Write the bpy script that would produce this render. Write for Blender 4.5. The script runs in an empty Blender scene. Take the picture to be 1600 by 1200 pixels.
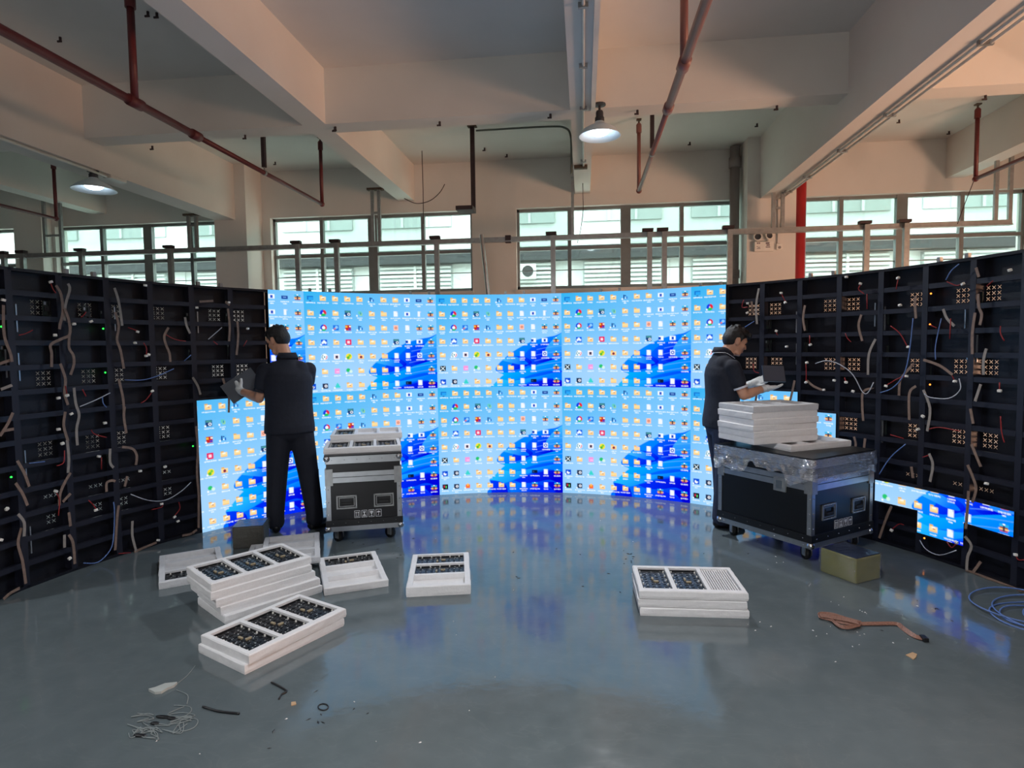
import bpy, bmesh, math, random
import numpy as np
from mathutils import Vector, Matrix
from math import sin, cos, pi, radians, sqrt, atan2
random.seed(7)
SC = bpy.context.scene
COL = SC.collection

# ------------------------------------------------------------------ camera
FPX, EYE = 948.0, 1.53
_y, _p, _r = radians(6.771), radians(3.456), radians(0.741)
FW = np.array([-sin(_y)*cos(_p), cos(_y)*cos(_p), -sin(_p)])
_rt = np.array([cos(_y), sin(_y), 0.0]); _up = np.cross(_rt, FW)
RT = _rt*cos(_r) - _up*sin(_r); UP = _up*cos(_r) + _rt*sin(_r)
CAM = np.array([0, 0, EYE])
cd = bpy.data.cameras.new('camera'); cam = bpy.data.objects.new('camera', cd); COL.objects.link(cam)
cd.sensor_width = 36.0; cd.lens = FPX/1600*36.0; cd.clip_start = 0.05; cd.clip_end = 200
cam.matrix_world = Matrix(((RT[0], UP[0], -FW[0], 0), (RT[1], UP[1], -FW[1], 0), (RT[2], UP[2], -FW[2], EYE), (0, 0, 0, 1)))
SC.camera = cam

# ------------------------------------------------------------------ world, daylight, exposure
SC.view_settings.view_transform = 'Standard'; SC.view_settings.look = 'None'
SC.view_settings.exposure = 0.18; SC.view_settings.gamma = 1.0
SC.view_settings.use_curve_mapping = False
wd = bpy.data.worlds.new('overcast_sky'); SC.world = wd; wd.use_nodes = True
wn = wd.node_tree; bg = wn.nodes['Background']
bg.inputs['Color'].default_value = (0.93, 0.97, 1.0, 1); bg.inputs['Strength'].default_value = 7.2

def area(name, loc, rot, sx, sy, power, col):
    l = bpy.data.lights.new(name, 'AREA'); l.shape = 'RECTANGLE'; l.size = sx; l.size_y = sy
    l.energy = power; l.color = col
    o = bpy.data.objects.new(name, l); COL.objects.link(o); o.location = loc; o.rotation_euler = rot
    return o
# daylight entering by the openings of the hall (their frames are built below)
area('gate_daylight', (7.62, 3.3, .86), (0, radians(90), 0), 1.4, 2.8, 440, (1.0, 0.56, 0.35))

# ------------------------------------------------------------------ helpers
def px_ray(x, y): return FW + RT*(x-800)/FPX + UP*(600-y)/FPX
def at_y(x, y, Y):
    d = px_ray(x, y); return Vector(CAM + d*(Y/d[1]))
def at_z(x, y, z):
    d = px_ray(x, y); return Vector(CAM + d*((z-EYE)/d[2]))
def lin(c):
    c = [v/255.0 for v in c]
    return tuple(v/12.92 if v <= 0.04045 else ((v+0.055)/1.055)**2.4 for v in c)

def mat(name, rgb, rough=0.5, metal=0.0, var=0.0, vscale=8.0, bump=0.0, bscale=60.0, spec=0.5, coat=0.0, rvar=0.0, stretch=(1, 1, 1)):
    m = bpy.data.materials.new(name); m.use_nodes = True
    nt = m.node_tree; b = nt.nodes['Principled BSDF']
    c = lin(rgb)
    b.inputs['Base Color'].default_value = (*c, 1); b.inputs['Roughness'].default_value = rough
    b.inputs['Metallic'].default_value = metal; b.inputs['Specular IOR Level'].default_value = spec
    b.inputs['Coat Weight'].default_value = coat
    if var or bump or rvar:
        tc = nt.nodes.new('ShaderNodeTexCoord'); mp = nt.nodes.new('ShaderNodeMapping')
        mp.inputs['Scale'].default_value = stretch
        nt.links.new(tc.outputs['Object'], mp.inputs['Vector'])
    if var or rvar:
        nz = nt.nodes.new('ShaderNodeTexNoise'); nz.inputs['Scale'].default_value = vscale; nz.inputs['Detail'].default_value = 5
        nt.links.new(mp.outputs[0], nz.inputs['Vector'])
    if var:
        rp = nt.nodes.new('ShaderNodeValToRGB')
        rp.color_ramp.elements[0].position = 0.3; rp.color_ramp.elements[1].position = 0.72
        rp.color_ramp.elements[0].color = (*[v*(1-var) for v in c], 1)
        rp.color_ramp.elements[1].color = (*[min(1, v*(1+var)) for v in c], 1)
        nt.links.new(nz.outputs['Fac'], rp.inputs['Fac']); nt.links.new(rp.outputs['Color'], b.inputs['Base Color'])
    if rvar:
        mr = nt.nodes.new('ShaderNodeMapRange'); mr.inputs['To Min'].default_value = max(0, rough-rvar); mr.inputs['To Max'].default_value = rough+rvar
        nt.links.new(nz.outputs['Fac'], mr.inputs['Value']); nt.links.new(mr.outputs[0], b.inputs['Roughness'])
    if bump:
        n2 = nt.nodes.new('ShaderNodeTexNoise'); n2.inputs['Scale'].default_value = bscale; n2.inputs['Detail'].default_value = 3
        nt.links.new(mp.outputs[0], n2.inputs['Vector'])
        bp = nt.nodes.new('ShaderNodeBump'); bp.inputs['Strength'].default_value = bump; bp.inputs['Distance'].default_value = 0.02
        nt.links.new(n2.outputs['Fac'], bp.inputs['Height']); nt.links.new(bp.outputs['Normal'], b.inputs['Normal'])
    return m
def emit(name, rgb, strength):
    m = bpy.data.materials.new(name); m.use_nodes = True; nt = m.node_tree
    nt.nodes.clear(); o = nt.nodes.new('ShaderNodeOutputMaterial'); e = nt.nodes.new('ShaderNodeEmission')
    e.inputs['Color'].default_value = (*lin(rgb), 1); e.inputs['Strength'].default_value = strength
    nt.links.new(e.outputs[0], o.inputs['Surface']); return m
def film(name, rgb, opacity, rough=0.15, gloss=0.12, bump=0.0, bscale=30.0):
    """thin see-through sheet: part clear, part milky, with a gloss"""
    m = bpy.data.materials.new(name); m.use_nodes = True; nt = m.node_tree; nt.nodes.clear()
    o = nt.nodes.new('ShaderNodeOutputMaterial'); tr = nt.nodes.new('ShaderNodeBsdfTransparent')
    di = nt.nodes.new('ShaderNodeBsdfDiffuse'); gl = nt.nodes.new('ShaderNodeBsdfGlossy')
    mx = nt.nodes.new('ShaderNodeMixShader'); m2 = nt.nodes.new('ShaderNodeMixShader')
    c = lin(rgb); di.inputs['Color'].default_value = (*c, 1); tr.inputs['Color'].default_value = (*[0.5+0.5*v for v in c], 1)
    gl.inputs['Roughness'].default_value = rough; gl.inputs['Color'].default_value = (1, 1, 1, 1)
    mx.inputs[0].default_value = opacity; m2.inputs[0].default_value = gloss
    nt.links.new(tr.outputs[0], mx.inputs[1]); nt.links.new(di.outputs[0], mx.inputs[2])
    nt.links.new(mx.outputs[0], m2.inputs[1]); nt.links.new(gl.outputs[0], m2.inputs[2]); nt.links.new(m2.outputs[0], o.inputs['Surface'])
    if bump:
        n2 = nt.nodes.new('ShaderNodeTexNoise'); n2.inputs['Scale'].default_value = bscale
        bp = nt.nodes.new('ShaderNodeBump'); bp.inputs['Strength'].default_value = bump; bp.inputs['Distance'].default_value = 0.03
        nt.links.new(n2.outputs['Fac'], bp.inputs['Height']); nt.links.new(bp.outputs['Normal'], gl.inputs['Normal'])
    return m

class MB:
    """collects shapes into one mesh"""
    def __init__(s): s.v = []; s.f = []; s.m = []
    def add(s, vs, fs, mi=0):
        o = len(s.v); s.v += [tuple(v) for v in vs]
        for f in fs: s.f.append(tuple(i+o for i in f)); s.m.append(mi)
        return s
    def box(s, x0, x1, y0, y1, z0, z1, mi=0):
        return s.add([(x0,y0,z0),(x1,y0,z0),(x1,y1,z0),(x0,y1,z0),(x0,y0,z1),(x1,y0,z1),(x1,y1,z1),(x0,y1,z1)],
                     [(0,3,2,1),(4,5,6,7),(0,1,5,4),(1,2,6,5),(2,3,7,6),(3,0,4,7)], mi)
    def bevbox(s, x0, x1, y0, y1, z0, z1, b, mi=0):
        bm = bmesh.new(); bmesh.ops.create_cube(bm, size=1)
        bmesh.ops.scale(bm, vec=(x1-x0, y1-y0, z1-z0), verts=bm.verts)
        bmesh.ops.translate(bm, vec=((x0+x1)/2, (y0+y1)/2, (z0+z1)/2), verts=bm.verts)
        bmesh.ops.bevel(bm, geom=list(bm.edges), offset=b, segments=2, affect='EDGES', profile=0.6)
        bm.verts.index_update()
        s.add([v.co[:] for v in bm.verts], [tuple(v.index for v in f.verts) for f in bm.faces], mi); bm.free(); return s
    def quad(s, a, b, c, d, mi=0): return s.add([a, b, c, d], [(0, 1, 2, 3)], mi)
    def tube(s, pts, r, n=8, mi=0, caps=True, flat=None):
        """round (or flat: (half width, half thickness)) section swept along points; r may be a list"""
        P = [Vector(p) for p in pts]; k = len(P)
        R = r if isinstance(r, (list, tuple)) else [r]*k
        base = len(s.v); pn = None; vs = []
        for i in range(k):
            t = (P[min(i+1, k-1)] - P[max(i-1, 0)]).normalized()
            if pn is None:
                a = Vector((0, 0, 1)) if abs(t.z) < 0.9 else Vector((0, 1, 0))
                pn = t.cross(a).normalized()
            else:
                pn = (pn - t*pn.dot(t)); pn = pn.normalized() if pn.length > 1e-6 else t.orthogonal().normalized()
            bn = t.cross(pn)
            for j in range(n):
                q = 2*pi*j/n
                vs.append(P[i] + pn*(cos(q)*R[i]) + bn*(sin(q)*R[i]))
        fs = [(i*n+j, i*n+(j+1) % n, (i+1)*n+(j+1) % n, (i+1)*n+j) for i in range(k-1) for j in range(n)]
        if caps: fs += [tuple(range(n-1, -1, -1)), tuple((k-1)*n+j for j in range(n))]
        return s.add(vs, fs, mi)
    def ribbon(s, pts, wdir, w, th, mi=0):
        """flat strip along points, wide along wdir (one vector or one per point)"""
        P = [Vector(p) for p in pts]; k = len(P); vs = []; 
        for i in range(k):
            wv = Vector(wdir[i] if isinstance(wdir, list) else wdir)
            t = (P[min(i+1, k-1)] - P[max(i-1, 0)]).normalized()
            wv = (wv - t*wv.dot(t)).normalized(); nn = t.cross(wv).normalized()
            for a, b in ((-1,-1),(1,-1),(1,1),(-1,1)): vs.append(P[i] + wv*(a*w/2) + nn*(b*th/2))
        fs = [(i*4+j, i*4+(j+1) % 4, (i+1)*4+(j+1) % 4, (i+1)*4+j) for i in range(k-1) for j in range(4)]
        fs += [(3,2,1,0), tuple((k-1)*4+j for j in range(4))]
        return s.add(vs, fs, mi)
    def lathe(s, prof, n=24, mi=0, c=(0, 0, 0)):
        vs = [(c[0]+r*cos(2*pi*j/n), c[1]+r*sin(2*pi*j/n), c[2]+z) for r, z in prof for j in range(n)]
        fs = [(i*n+j, i*n+(j+1) % n, (i+1)*n+(j+1) % n, (i+1)*n+j) for i in range(len(prof)-1) for j in range(n)]
        return s.add(vs, fs, mi)
    def sphere(s, c, r, seg=12, ring=8, mi=0, M=None):
        r = (r, r, r) if not isinstance(r, (tuple, list)) else r
        c = Vector(c); vs = [Vector((0, 0, -1))]
        for i in range(1, ring):
            a = -pi/2 + pi*i/ring
            vs += [Vector((cos(a)*cos(2*pi*j/seg), cos(a)*sin(2*pi*j/seg), sin(a))) for j in range(seg)]
        vs.append(Vector((0, 0, 1)))
        fs = [(0, 1+(j+1) % seg, 1+j) for j in range(seg)]
        for i in range(ring-2):
            fs += [(1+i*seg+j, 1+i*seg+(j+1) % seg, 1+(i+1)*seg+(j+1) % seg, 1+(i+1)*seg+j) for j in range(seg)]
        L = len(vs)-1; b = 1+(ring-2)*seg
        fs += [(b+j, b+(j+1) % seg, L) for j in range(seg)]
        out = []
        for v in vs:
            q = Vector((v.x*r[0], v.y*r[1], v.z*r[2]))
            if M is not None: q = M @ q
            out.append(c+q)
        return s.add(out, fs, mi)
    def prism(s, poly, z0, z1, mi=0):
        n = len(poly)
        return s.add([(x, y, z0) for x, y in poly]+[(x, y, z1) for x, y in poly],
                     [tuple(range(n-1, -1, -1)), tuple(range(n, 2*n))]+[(i, (i+1) % n, n+(i+1) % n, n+i) for i in range(n)], mi)
    def mesh(s, name, mats, smooth=False):
        me = bpy.data.meshes.new(name); me.from_pydata(s.v, [], s.f)
        for m in (mats if isinstance(mats, (list, tuple)) else [mats]): me.materials.append(m)
        me.polygons.foreach_set('material_index', s.m)
        if smooth: me.polygons.foreach_set('use_smooth', [True]*len(s.f))
        me.update(); return me
    def build(s, name, mats, parent=None, loc=(0, 0, 0), rotz=0.0, smooth=False):
        return put(name, s.mesh(name, mats, smooth), parent, loc, rotz)

def put(name, me, parent=None, loc=(0, 0, 0), rotz=0.0):
    o = bpy.data.objects.new(name, me); COL.objects.link(o)
    o.location = loc; o.rotation_euler = (0, 0, rotz)
    if parent is not None: o.parent = parent
    return o
def tag(o, label, cat=None, group=None, kind=None):
    o['label'] = label
    if cat: o['category'] = cat
    if group: o['group'] = group
    if kind: o['kind'] = kind
    return o
def thing(name, label, cat, loc=(0, 0, 0), rotz=0.0, group=None):
    o = put(name, None, None, loc, rotz); return tag(o, label, cat, group)
def struct(name, mb, m, label=None, smooth=False):
    o = mb.build(name, m, smooth=smooth); o['kind'] = 'structure'
    if label: o['label'] = label; o['category'] = 'building part'
    return o
def curve(pts, n=6):
    """Catmull-Rom through points"""
    P = [Vector(p) for p in pts]
    if len(P) < 3: return P
    out = []
    for i in range(len(P)-1):
        a, b, c, d = P[max(i-1, 0)], P[i], P[i+1], P[min(i+2, len(P)-1)]
        for k in range(n):
            t = k/n
            out.append(0.5*((2*b)+(c-a)*t+(2*a-5*b+4*c-d)*t*t+(3*b-a-3*c+d)*t**3))
    out.append(P[-1]); return out

# ------------------------------------------------------------------ materials
M = {}
M['paint'] = mat('wall_paint', (212, 209, 204), 0.75, var=0.05, vscale=1.3, bump=0.03, bscale=25)
M['floor'] = None
M['alu'] = mat('aluminium', (176, 180, 184), 0.34, 0.9, var=0.08, vscale=14)
M['steel'] = mat('galvanised_steel', (158, 160, 160), 0.42, 0.75, var=0.12, vscale=18)
M['winframe'] = mat('window_aluminium', (128, 130, 130), 0.5, 0.4, var=0.1, vscale=6)
M['redpipe'] = mat('red_oxide_paint', (96, 35, 36), 0.45, var=0.15, vscale=9)
M['redbright'] = mat('signal_red_paint', (176, 32, 36), 0.4, var=0.08, vscale=6)
M['greypipe'] = mat('grey_pipe_paint', (132, 126, 124), 0.5, var=0.08, vscale=4)
M['strut'] = mat('dark_strut_steel', (62, 50, 52), 0.5, 0.5, var=0.15, vscale=12)
M['whiteplastic'] = mat('white_plastic', (222, 220, 214), 0.45, var=0.04, vscale=8)
M['conduit'] = mat('white_conduit', (206, 205, 200), 0.4, var=0.05, vscale=5)
M['rust'] = mat('rusty_bracket', (84, 72, 60), 0.7, 0.3, var=0.3, vscale=25)
M['shade'] = mat('enamel_shade', (205, 222, 232), 0.3, 0.0, var=0.03, vscale=6)
M['lampcap'] = mat('lamp_socket', (58, 60, 66), 0.5, 0.2, var=0.1)
M['bulb'] = emit('lamp_glow', (235, 245, 255), 9.0)
M['frame'] = mat('black_cabinet_paint', (17, 18, 28), 0.42, 0.1, var=0.12, vscale=6, bump=0.05, bscale=120)
M['bar'] = mat('dark_grey_bar', (29, 31, 44), 0.45, 0.15, var=0.1, vscale=8)
M['ledside'] = mat('module_black', (22, 22, 26), 0.45, var=0.1)
M['ribbon'] = mat('grey_brown_ribbon', (128, 106, 94), 0.6, var=0.18, vscale=40)
M['ribbon2'] = mat('pale_grey_ribbon', (142, 134, 128), 0.6, var=0.15, vscale=40)
M['redwire'] = mat('red_wire', (150, 34, 34), 0.45, var=0.1)
M['bluewire'] = mat('blue_network_cable', (96, 126, 186), 0.45, var=0.08)
M['whitewire'] = mat('pale_wire', (186, 190, 200), 0.45, var=0.08)
M['connector'] = mat('white_connector', (238, 234, 226), 0.4, var=0.03)
M['pcbgreen'] = mat('dark_green_board', (34, 46, 44), 0.4, var=0.4, vscale=90)
M['foam'] = mat('white_foam', (232, 230, 230), 0.7, var=0.03, vscale=30, bump=0.12, bscale=90)
M['foamgrey'] = mat('foam_grey', (206, 206, 208), 0.7, var=0.05, vscale=20, bump=0.12, bscale=90)  # slightly greyer foam for some of the trays
M['black'] = mat('matt_black_board', (20, 21, 24), 0.4, var=0.15, vscale=10)
M['caseblack'] = mat('black_laminate', (12, 13, 17), 0.32, var=0.12, vscale=5, bump=0.02, bscale=80)
M['chrome'] = mat('chrome', (196, 198, 202), 0.18, 1.0, var=0.06, vscale=20)
M['rubber'] = mat('black_rubber', (20, 20, 21), 0.6, var=0.15)
M['print'] = mat('white_print', (212, 214, 218), 0.5, var=0.03)
M['navy'] = mat('navy_cotton', (24, 28, 42), 0.85, var=0.15, vscale=30, bump=0.25, bscale=14)
M['trouser'] = mat('dark_trousers', (22, 25, 38), 0.85, var=0.12, vscale=25, bump=0.3, bscale=11)
M['denim'] = mat('dark_denim', (38, 46, 70), 0.85, var=0.2, vscale=60, bump=0.25, bscale=16)
M['skin'] = mat('skin', (196, 146, 120), 0.5, var=0.06, vscale=14)
M['lip'] = mat('lips', (168, 104, 92), 0.5, var=0.05)
M['hair'] = mat('black_hair', (20, 18, 20), 0.5, var=0.3, vscale=120, bump=0.4, bscale=150)
M['eye'] = mat('dark_eye', (24, 18, 16), 0.25, var=0.1)
M['glove'] = mat('white_cotton_glove', (214, 216, 216), 0.85, var=0.05, vscale=50, bump=0.2, bscale=120)
M['piping'] = mat('white_piping', (206, 210, 222), 0.8, var=0.03)
M['shoe'] = mat('black_shoe', (16, 16, 18), 0.4, var=0.2, vscale=20)
M['plastic'] = film('stretch_film', (206, 216, 232), 0.20, 0.10, 0.30, 0.8, 22)
M['wrap'] = film('cling_wrap', (206, 210, 200), 0.04, 0.16, 0.12, 0.9, 35)
M['olivebox'] = mat('olive_yellow_carton', (136, 130, 58), 0.5, var=0.14, vscale=9)
M['blacktop'] = mat('dark_blue_film', (44, 52, 74), 0.25, var=0.15, vscale=6, bump=0.3, bscale=25)
M['darkbox'] = mat('dark_brown_carton', (66, 60, 54), 0.4, var=0.2, vscale=12, bump=0.3, bscale=30)
M['copperribbon'] = mat('copper_brown_ribbon', (140, 100, 84), 0.5, var=0.3, vscale=120, stretch=(1, 1, 1))
M['card'] = mat('tan_cardboard', (190, 156, 120), 0.8, var=0.08)
M['paper'] = mat('grey_paper_scrap', (170, 174, 170), 0.7, var=0.1)
M['thread'] = mat('pale_thread', (128, 136, 136), 0.8, var=0.1)
M['glass'] = film('window_glass', (214, 240, 230), 0.05, 0.02, 0.05)
M['frost'] = film('greenish_glass', (176, 214, 200), 0.20, 0.05, 0.05)
M['outwall'] = mat('white_render', (196, 199, 198), 0.8, var=0.03, vscale=0.8)
M['outgrey'] = mat('shade_and_grille_grey', (36, 39, 43), 0.8, var=0.08, vscale=0.6)
M['outglass'] = mat('pale_far_glass', (150, 158, 158), 0.2, var=0.05, vscale=0.5)
M['outground'] = mat('concrete_yard', (214, 214, 208), 0.9, var=0.08, vscale=0.7)
M['greenled'] = emit('green_indicator', (40, 255, 70), 3.0)
M['orangeled'] = emit('orange_indicator', (255, 140, 50), 3.0)

def floor_material():
    m = bpy.data.materials.new('grey_epoxy_floor'); m.use_nodes = True; nt = m.node_tree; b = nt.nodes['Principled BSDF']
    tc = nt.nodes.new('ShaderNodeTexCoord')
    n1 = nt.nodes.new('ShaderNodeTexNoise'); n1.inputs['Scale'].default_value = 0.9; n1.inputs['Detail'].default_value = 8
    n2 = nt.nodes.new('ShaderNodeTexNoise'); n2.inputs['Scale'].default_value = 9; n2.inputs['Detail'].default_value = 6
    rp = nt.nodes.new('ShaderNodeValToRGB'); e = rp.color_ramp.elements
    e[0].position = 0.32; e[0].color = (*lin((88, 97, 100)), 1); e[1].position = 0.7; e[1].color = (*lin((104, 113, 116)), 1)
    mxn = nt.nodes.new('ShaderNodeMath'); mxn.operation = 'MULTIPLY_ADD'; mxn.inputs[1].default_value = 0.35
    nt.links.new(tc.outputs['Object'], n1.inputs['Vector']); nt.links.new(tc.outputs['Object'], n2.inputs['Vector'])
    nt.links.new(n2.outputs['Fac'], mxn.inputs[0])
    sc = nt.nodes.new('ShaderNodeMath'); sc.operation = 'MULTIPLY'; sc.inputs[1].default_value = 0.65
    nt.links.new(n1.outputs['Fac'], sc.inputs[0]); nt.links.new(sc.outputs[0], mxn.inputs[2])
    nt.links.new(mxn.outputs[0], rp.inputs['Fac'])
    # worn scuffs: thin wavering marks in the paint
    mp = nt.nodes.new('ShaderNodeMapping'); mp.inputs['Scale'].default_value = (1.0, 2.6, 1.0); mp.inputs['Rotation'].default_value = (0, 0, .6)
    n5 = nt.nodes.new('ShaderNodeTexNoise'); n5.inputs['Scale'].default_value = 2.2; n5.inputs['Detail'].default_value = 7; n5.inputs['Distortion'].default_value = 1.6
    nt.links.new(tc.outputs['Object'], mp.inputs['Vector']); nt.links.new(mp.outputs[0], n5.inputs['Vector'])
    rs = nt.nodes.new('ShaderNodeValToRGB'); q = rs.color_ramp.elements
    q[0].position = .485; q[0].color = (0, 0, 0, 1); q[1].position = .50; q[1].color = (.05, .05, .05, 1)
    q2 = rs.color_ramp.elements.new(.515); q2.color = (0, 0, 0, 1)
    nt.links.new(n5.outputs['Fac'], rs.inputs['Fac'])
    mc = nt.nodes.new('ShaderNodeMix'); mc.data_type = 'RGBA'; mc.inputs[7].default_value = (*lin((150, 156, 156)), 1)
    nt.links.new(rs.outputs['Color'], mc.inputs[0]); nt.links.new(rp.outputs[0], mc.inputs[6]); nt.links.new(mc.outputs[2], b.inputs['Base Color'])
    mr = nt.nodes.new('ShaderNodeMapRange'); mr.inputs['From Min'].default_value = 0.3; mr.inputs['From Max'].default_value = 0.7
    mr.inputs['To Min'].default_value = 0.05; mr.inputs['To Max'].default_value = 0.13
    nt.links.new(n2.outputs['Fac'], mr.inputs['Value']); nt.links.new(mr.outputs[0], b.inputs['Roughness'])
    b.inputs['Specular IOR Level'].default_value = 0.55
    n3 = nt.nodes.new('ShaderNodeTexNoise'); n3.inputs['Scale'].default_value = 26; n3.inputs['Detail'].default_value = 3
    n4 = nt.nodes.new('ShaderNodeTexNoise'); n4.inputs['Scale'].default_value = 3.0; n4.inputs['Detail'].default_value = 2
    nt.links.new(tc.outputs['Object'], n3.inputs['Vector']); nt.links.new(tc.outputs['Object'], n4.inputs['Vector'])
    ad = nt.nodes.new('ShaderNodeMath'); ad.operation = 'MULTIPLY_ADD'; ad.inputs[1].default_value = 1.5
    nt.links.new(n4.outputs['Fac'], ad.inputs[0]); nt.links.new(n3.outputs['Fac'], ad.inputs[2])
    bp = nt.nodes.new('ShaderNodeBump'); bp.inputs['Strength'].default_value = 0.05; bp.inputs['Distance'].default_value = 0.01
    nt.links.new(ad.outputs[0], bp.inputs['Height']); nt.links.new(bp.outputs['Normal'], b.inputs['Normal'])
    return m
M['floor'] = floor_material()

# ================================================================== SETTING
X0, X1, Y0, Y1, ZC = -13.0, 7.5, -7.0, 9.5, 4.42
struct('floor', MB().box(X0, X1, Y0, Y1+0.25, -0.1, 0), M['floor'])
ceil = struct('ceiling', MB().box(X0, X1, Y0, Y1+0.25, ZC, ZC+0.15), M['paint'])
struct('wall_left', MB().box(X0-0.2, X0, Y0, Y1+0.25, 0, ZC), M['paint'])
# right wall with the wide gate opening the warm light comes from
struct('wall_right', MB().box(X1, X1+0.2, Y0, 1.7, 0, ZC).box(X1, X1+0.2, 4.9, Y1+0.25, 0, ZC).box(X1, X1+0.2, 1.7, 4.9, 2.08, ZC), M['paint'])
g = put('door_1', None); g['kind'] = 'structure'
MB().box(X1-0.03, X1, 1.63, 1.7, 0, 2.15).build('door_frame', M['steel'], g)
MB().box(X1-0.03, X1, 4.9, 4.97, 0, 2.15).build('door_frame', M['steel'], g)
MB().box(X1-0.03, X1, 1.7, 4.9, 2.08, 2.15).build('door_frame', M['steel'], g)
# wall behind the camera with its doorway
struct('wall_front', MB().box(X0, -1.9, Y0-0.2, Y0, 0, ZC).box(.4, X1, Y0-0.2, Y0, 0, ZC).box(-1.9, .4, Y0-0.2, Y0, 2.5, ZC), M['paint'])

# far wall with four window openings
SILL, HEAD = 2.42, 3.68
WINS = [(-11.4, -9.60, [-10.7]), (-8.94, -6.02, [-8.15, -7.30, -6.51]), (-5.06, -1.73, [-4.23, -3.37, -2.54]), (-1.03, 2.36, [-0.21, 0.65, 1.49]), (3.16, 6.26, [3.78, 4.62, 5.43])]
mb = MB().box(X0, X1, Y1, Y1+0.25, 0, SILL).box(X0, X1, Y1, Y1+0.25, HEAD, ZC)
edges = [X0]+[e for w in WINS for e in w[:2]]+[X1]
for a, b in zip(edges[::2], edges[1::2]): mb.box(a, b, Y1, Y1+0.25, SILL, HEAD)
struct('wall_back', mb, M['paint'])
YG = 9.62
for i, (a, b, mul) in enumerate(WINS):
    w = put('window_%d' % (i+1), None, None, ((a+b)/2, YG, SILL)); w['kind'] = 'structure'
    cx = (a+b)/2; hw = (b-a)/2; hh = HEAD-SILL; zr = 3.06-SILL
    f = MB().box(-hw, hw, -.03, .03, hh-.045, hh).box(-hw, hw, -.03, .03, 0, .06).box(-hw, -hw+.04, -.03, .03, 0, hh).box(hw-.04, hw, -.03, .03, 0, hh)
    f.build('window_frame', M['winframe'], w)
    MB().box(-hw, hw, -.035, .035, zr-.025, zr+.025).build('transom_rail', M['winframe'], w)
    MB().box(-hw, hw, -.008, .008, .30, .312).build('guard_bar', M['winframe'], w)
    xs = [-hw+.04]
    for j, mx in enumerate(mul):
        q = 0.075 if (len(mul) == 3 and j == 1) else 0.028
        MB().box(mx-cx-q, mx-cx+q, -.04, .04, .03, hh).build('mullion', M['winframe'], w)
        xs += [mx-cx-q, mx-cx+q]
    xs.append(hw-.04)
    for p in range(0, len(xs), 2):
        MB().box(xs[p], xs[p+1], -.004, .004, zr+.02, hh-.04).build('pane', M['glass' if (i+p) % 3 == 2 else 'frost'], w)
        MB().box(xs[p], xs[p+1], -.004, .004, .05, zr-.02).build('pane', M['glass'], w)
    MB().box(-hw-.02, hw+.02, -.16, .0, -.03, .005).build('sill', M['paint'], w)

# beams and columns
HS, HM = 3.86, 3.57
tr = 1
def trim(mb, m=None):
    global tr
    o = struct('trim_%d' % tr, mb, m or M['paint']); tr += 1; return o
XB = [(-8.22, -7.96), (-2.89, -2.64), (-0.12, 0.11), (5.15, 5.40)]
XM = [(-5.72, -5.38), (2.47, 2.77), (-11.2, -10.9)]
for a, b in XB: trim(MB().box(a, b, Y0, Y1, HS, ZC))
for a, b in XM: trim(MB().box(a, b, Y0, Y1, HM, ZC))
for y in (6.16, 1.6, -3.0):
    xs = sorted(XB+XM); prev = X0
    for a, b in xs+[(X1, X1)]:
        if a > prev: trim(MB().box(prev, a, y, y+0.26, HS, ZC))
        prev = b
cL = trim(MB().box(-5.73, -5.20, 9.02, Y1, 0, HM).box(-5.73, -5.20, 9.02, Y1, HM, ZC))
cR = trim(MB().box(2.30, 2.96, 9.02, Y1, 0, ZC))
trim(MB().box(-9.52, -9.0, 9.3, Y1, 0, ZC))
# anchor bolts left in the ceiling and the beams
bolt = MB().tube([(0, 0, 0), (0, 0, -.03)], .012, 6).box(-.03, .012, -.006, .006, -.045, -.03).mesh('anchor_bolt', M['strut'])
for x, y in [(94, 58), (231, 18), (245, 20), (56, 186), (238, 228), (383, 211), (524, 198), (523, 199), (687, 190), (860, 178), (996, 172), (1214, 165), (1183, 193), (1078, 222), (1540, 149), (1405, 187), (1483, 205), (757, 231), (792, 241), (430, 253)]:
    on_cross = y in (228, 211, 198, 199, 190, 178, 172, 165, 149)
    p = at_z(x, y, HS if on_cross else ZC)
    put('anchor_bolt', bolt, ceil, p)

# opposite building seen through the windows
ob = thing('opposite_building', 'white building across the yard with louvred windows, seen through the far windows', 'building', (0, 15.3, 0))
MB().box(-30, 24, 0, 1, -1, 4.05).box(-30, 24, 0, 1, 4.05, 9).build('wall', M['outwall'], ob)
MB().box(-30, 24, -.35, 0, 3.66, 3.98).build('fascia_slab', M['outgrey'], ob)  # dark colour stands in for the shade under a projecting slab
MB().box(-30, 24, -.3, -.1, 3.98, 4.42).build('balcony_front', M['outwall'], ob)
for k, x in enumerate(np.arange(-26, 22, 2.6)):
    wb = MB().box(x, x+1.9, -.06, -.01, 1.6, 3.62).build('louvre_window', M['outglass'], ob)
    sl = MB()
    for z in np.arange(1.66, 3.58, .105): sl.box(x+.03, x+1.87, -.12, -.05, z, z+.055)
    so = sl.build('louvre_slats', M['outwall'], wb); so['kind'] = 'stuff'
    MB().box(x+.92, x+.98, -.14, -.05, 1.6, 3.62).build('mullion', M['outwall'], wb)
    wu = MB().box(x, x+1.9, -.06, -.01, 4.6, 6.1).build('upper_window', M['outglass'], ob)
    MB().box(x-.05, x+1.95, -.1, -.05, 5.25, 5.33).box(x+.6, x+.66, -.1, -.05, 4.6, 6.1).box(x+1.25, x+1.31, -.1, -.05, 4.6, 6.1).build('window_bars', M['outwall'], wu)
    MB().box(x+2.1, x+2.4, -.02, 0, -1, 3.8).build('pilaster', M['outwall'], ob)
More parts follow.
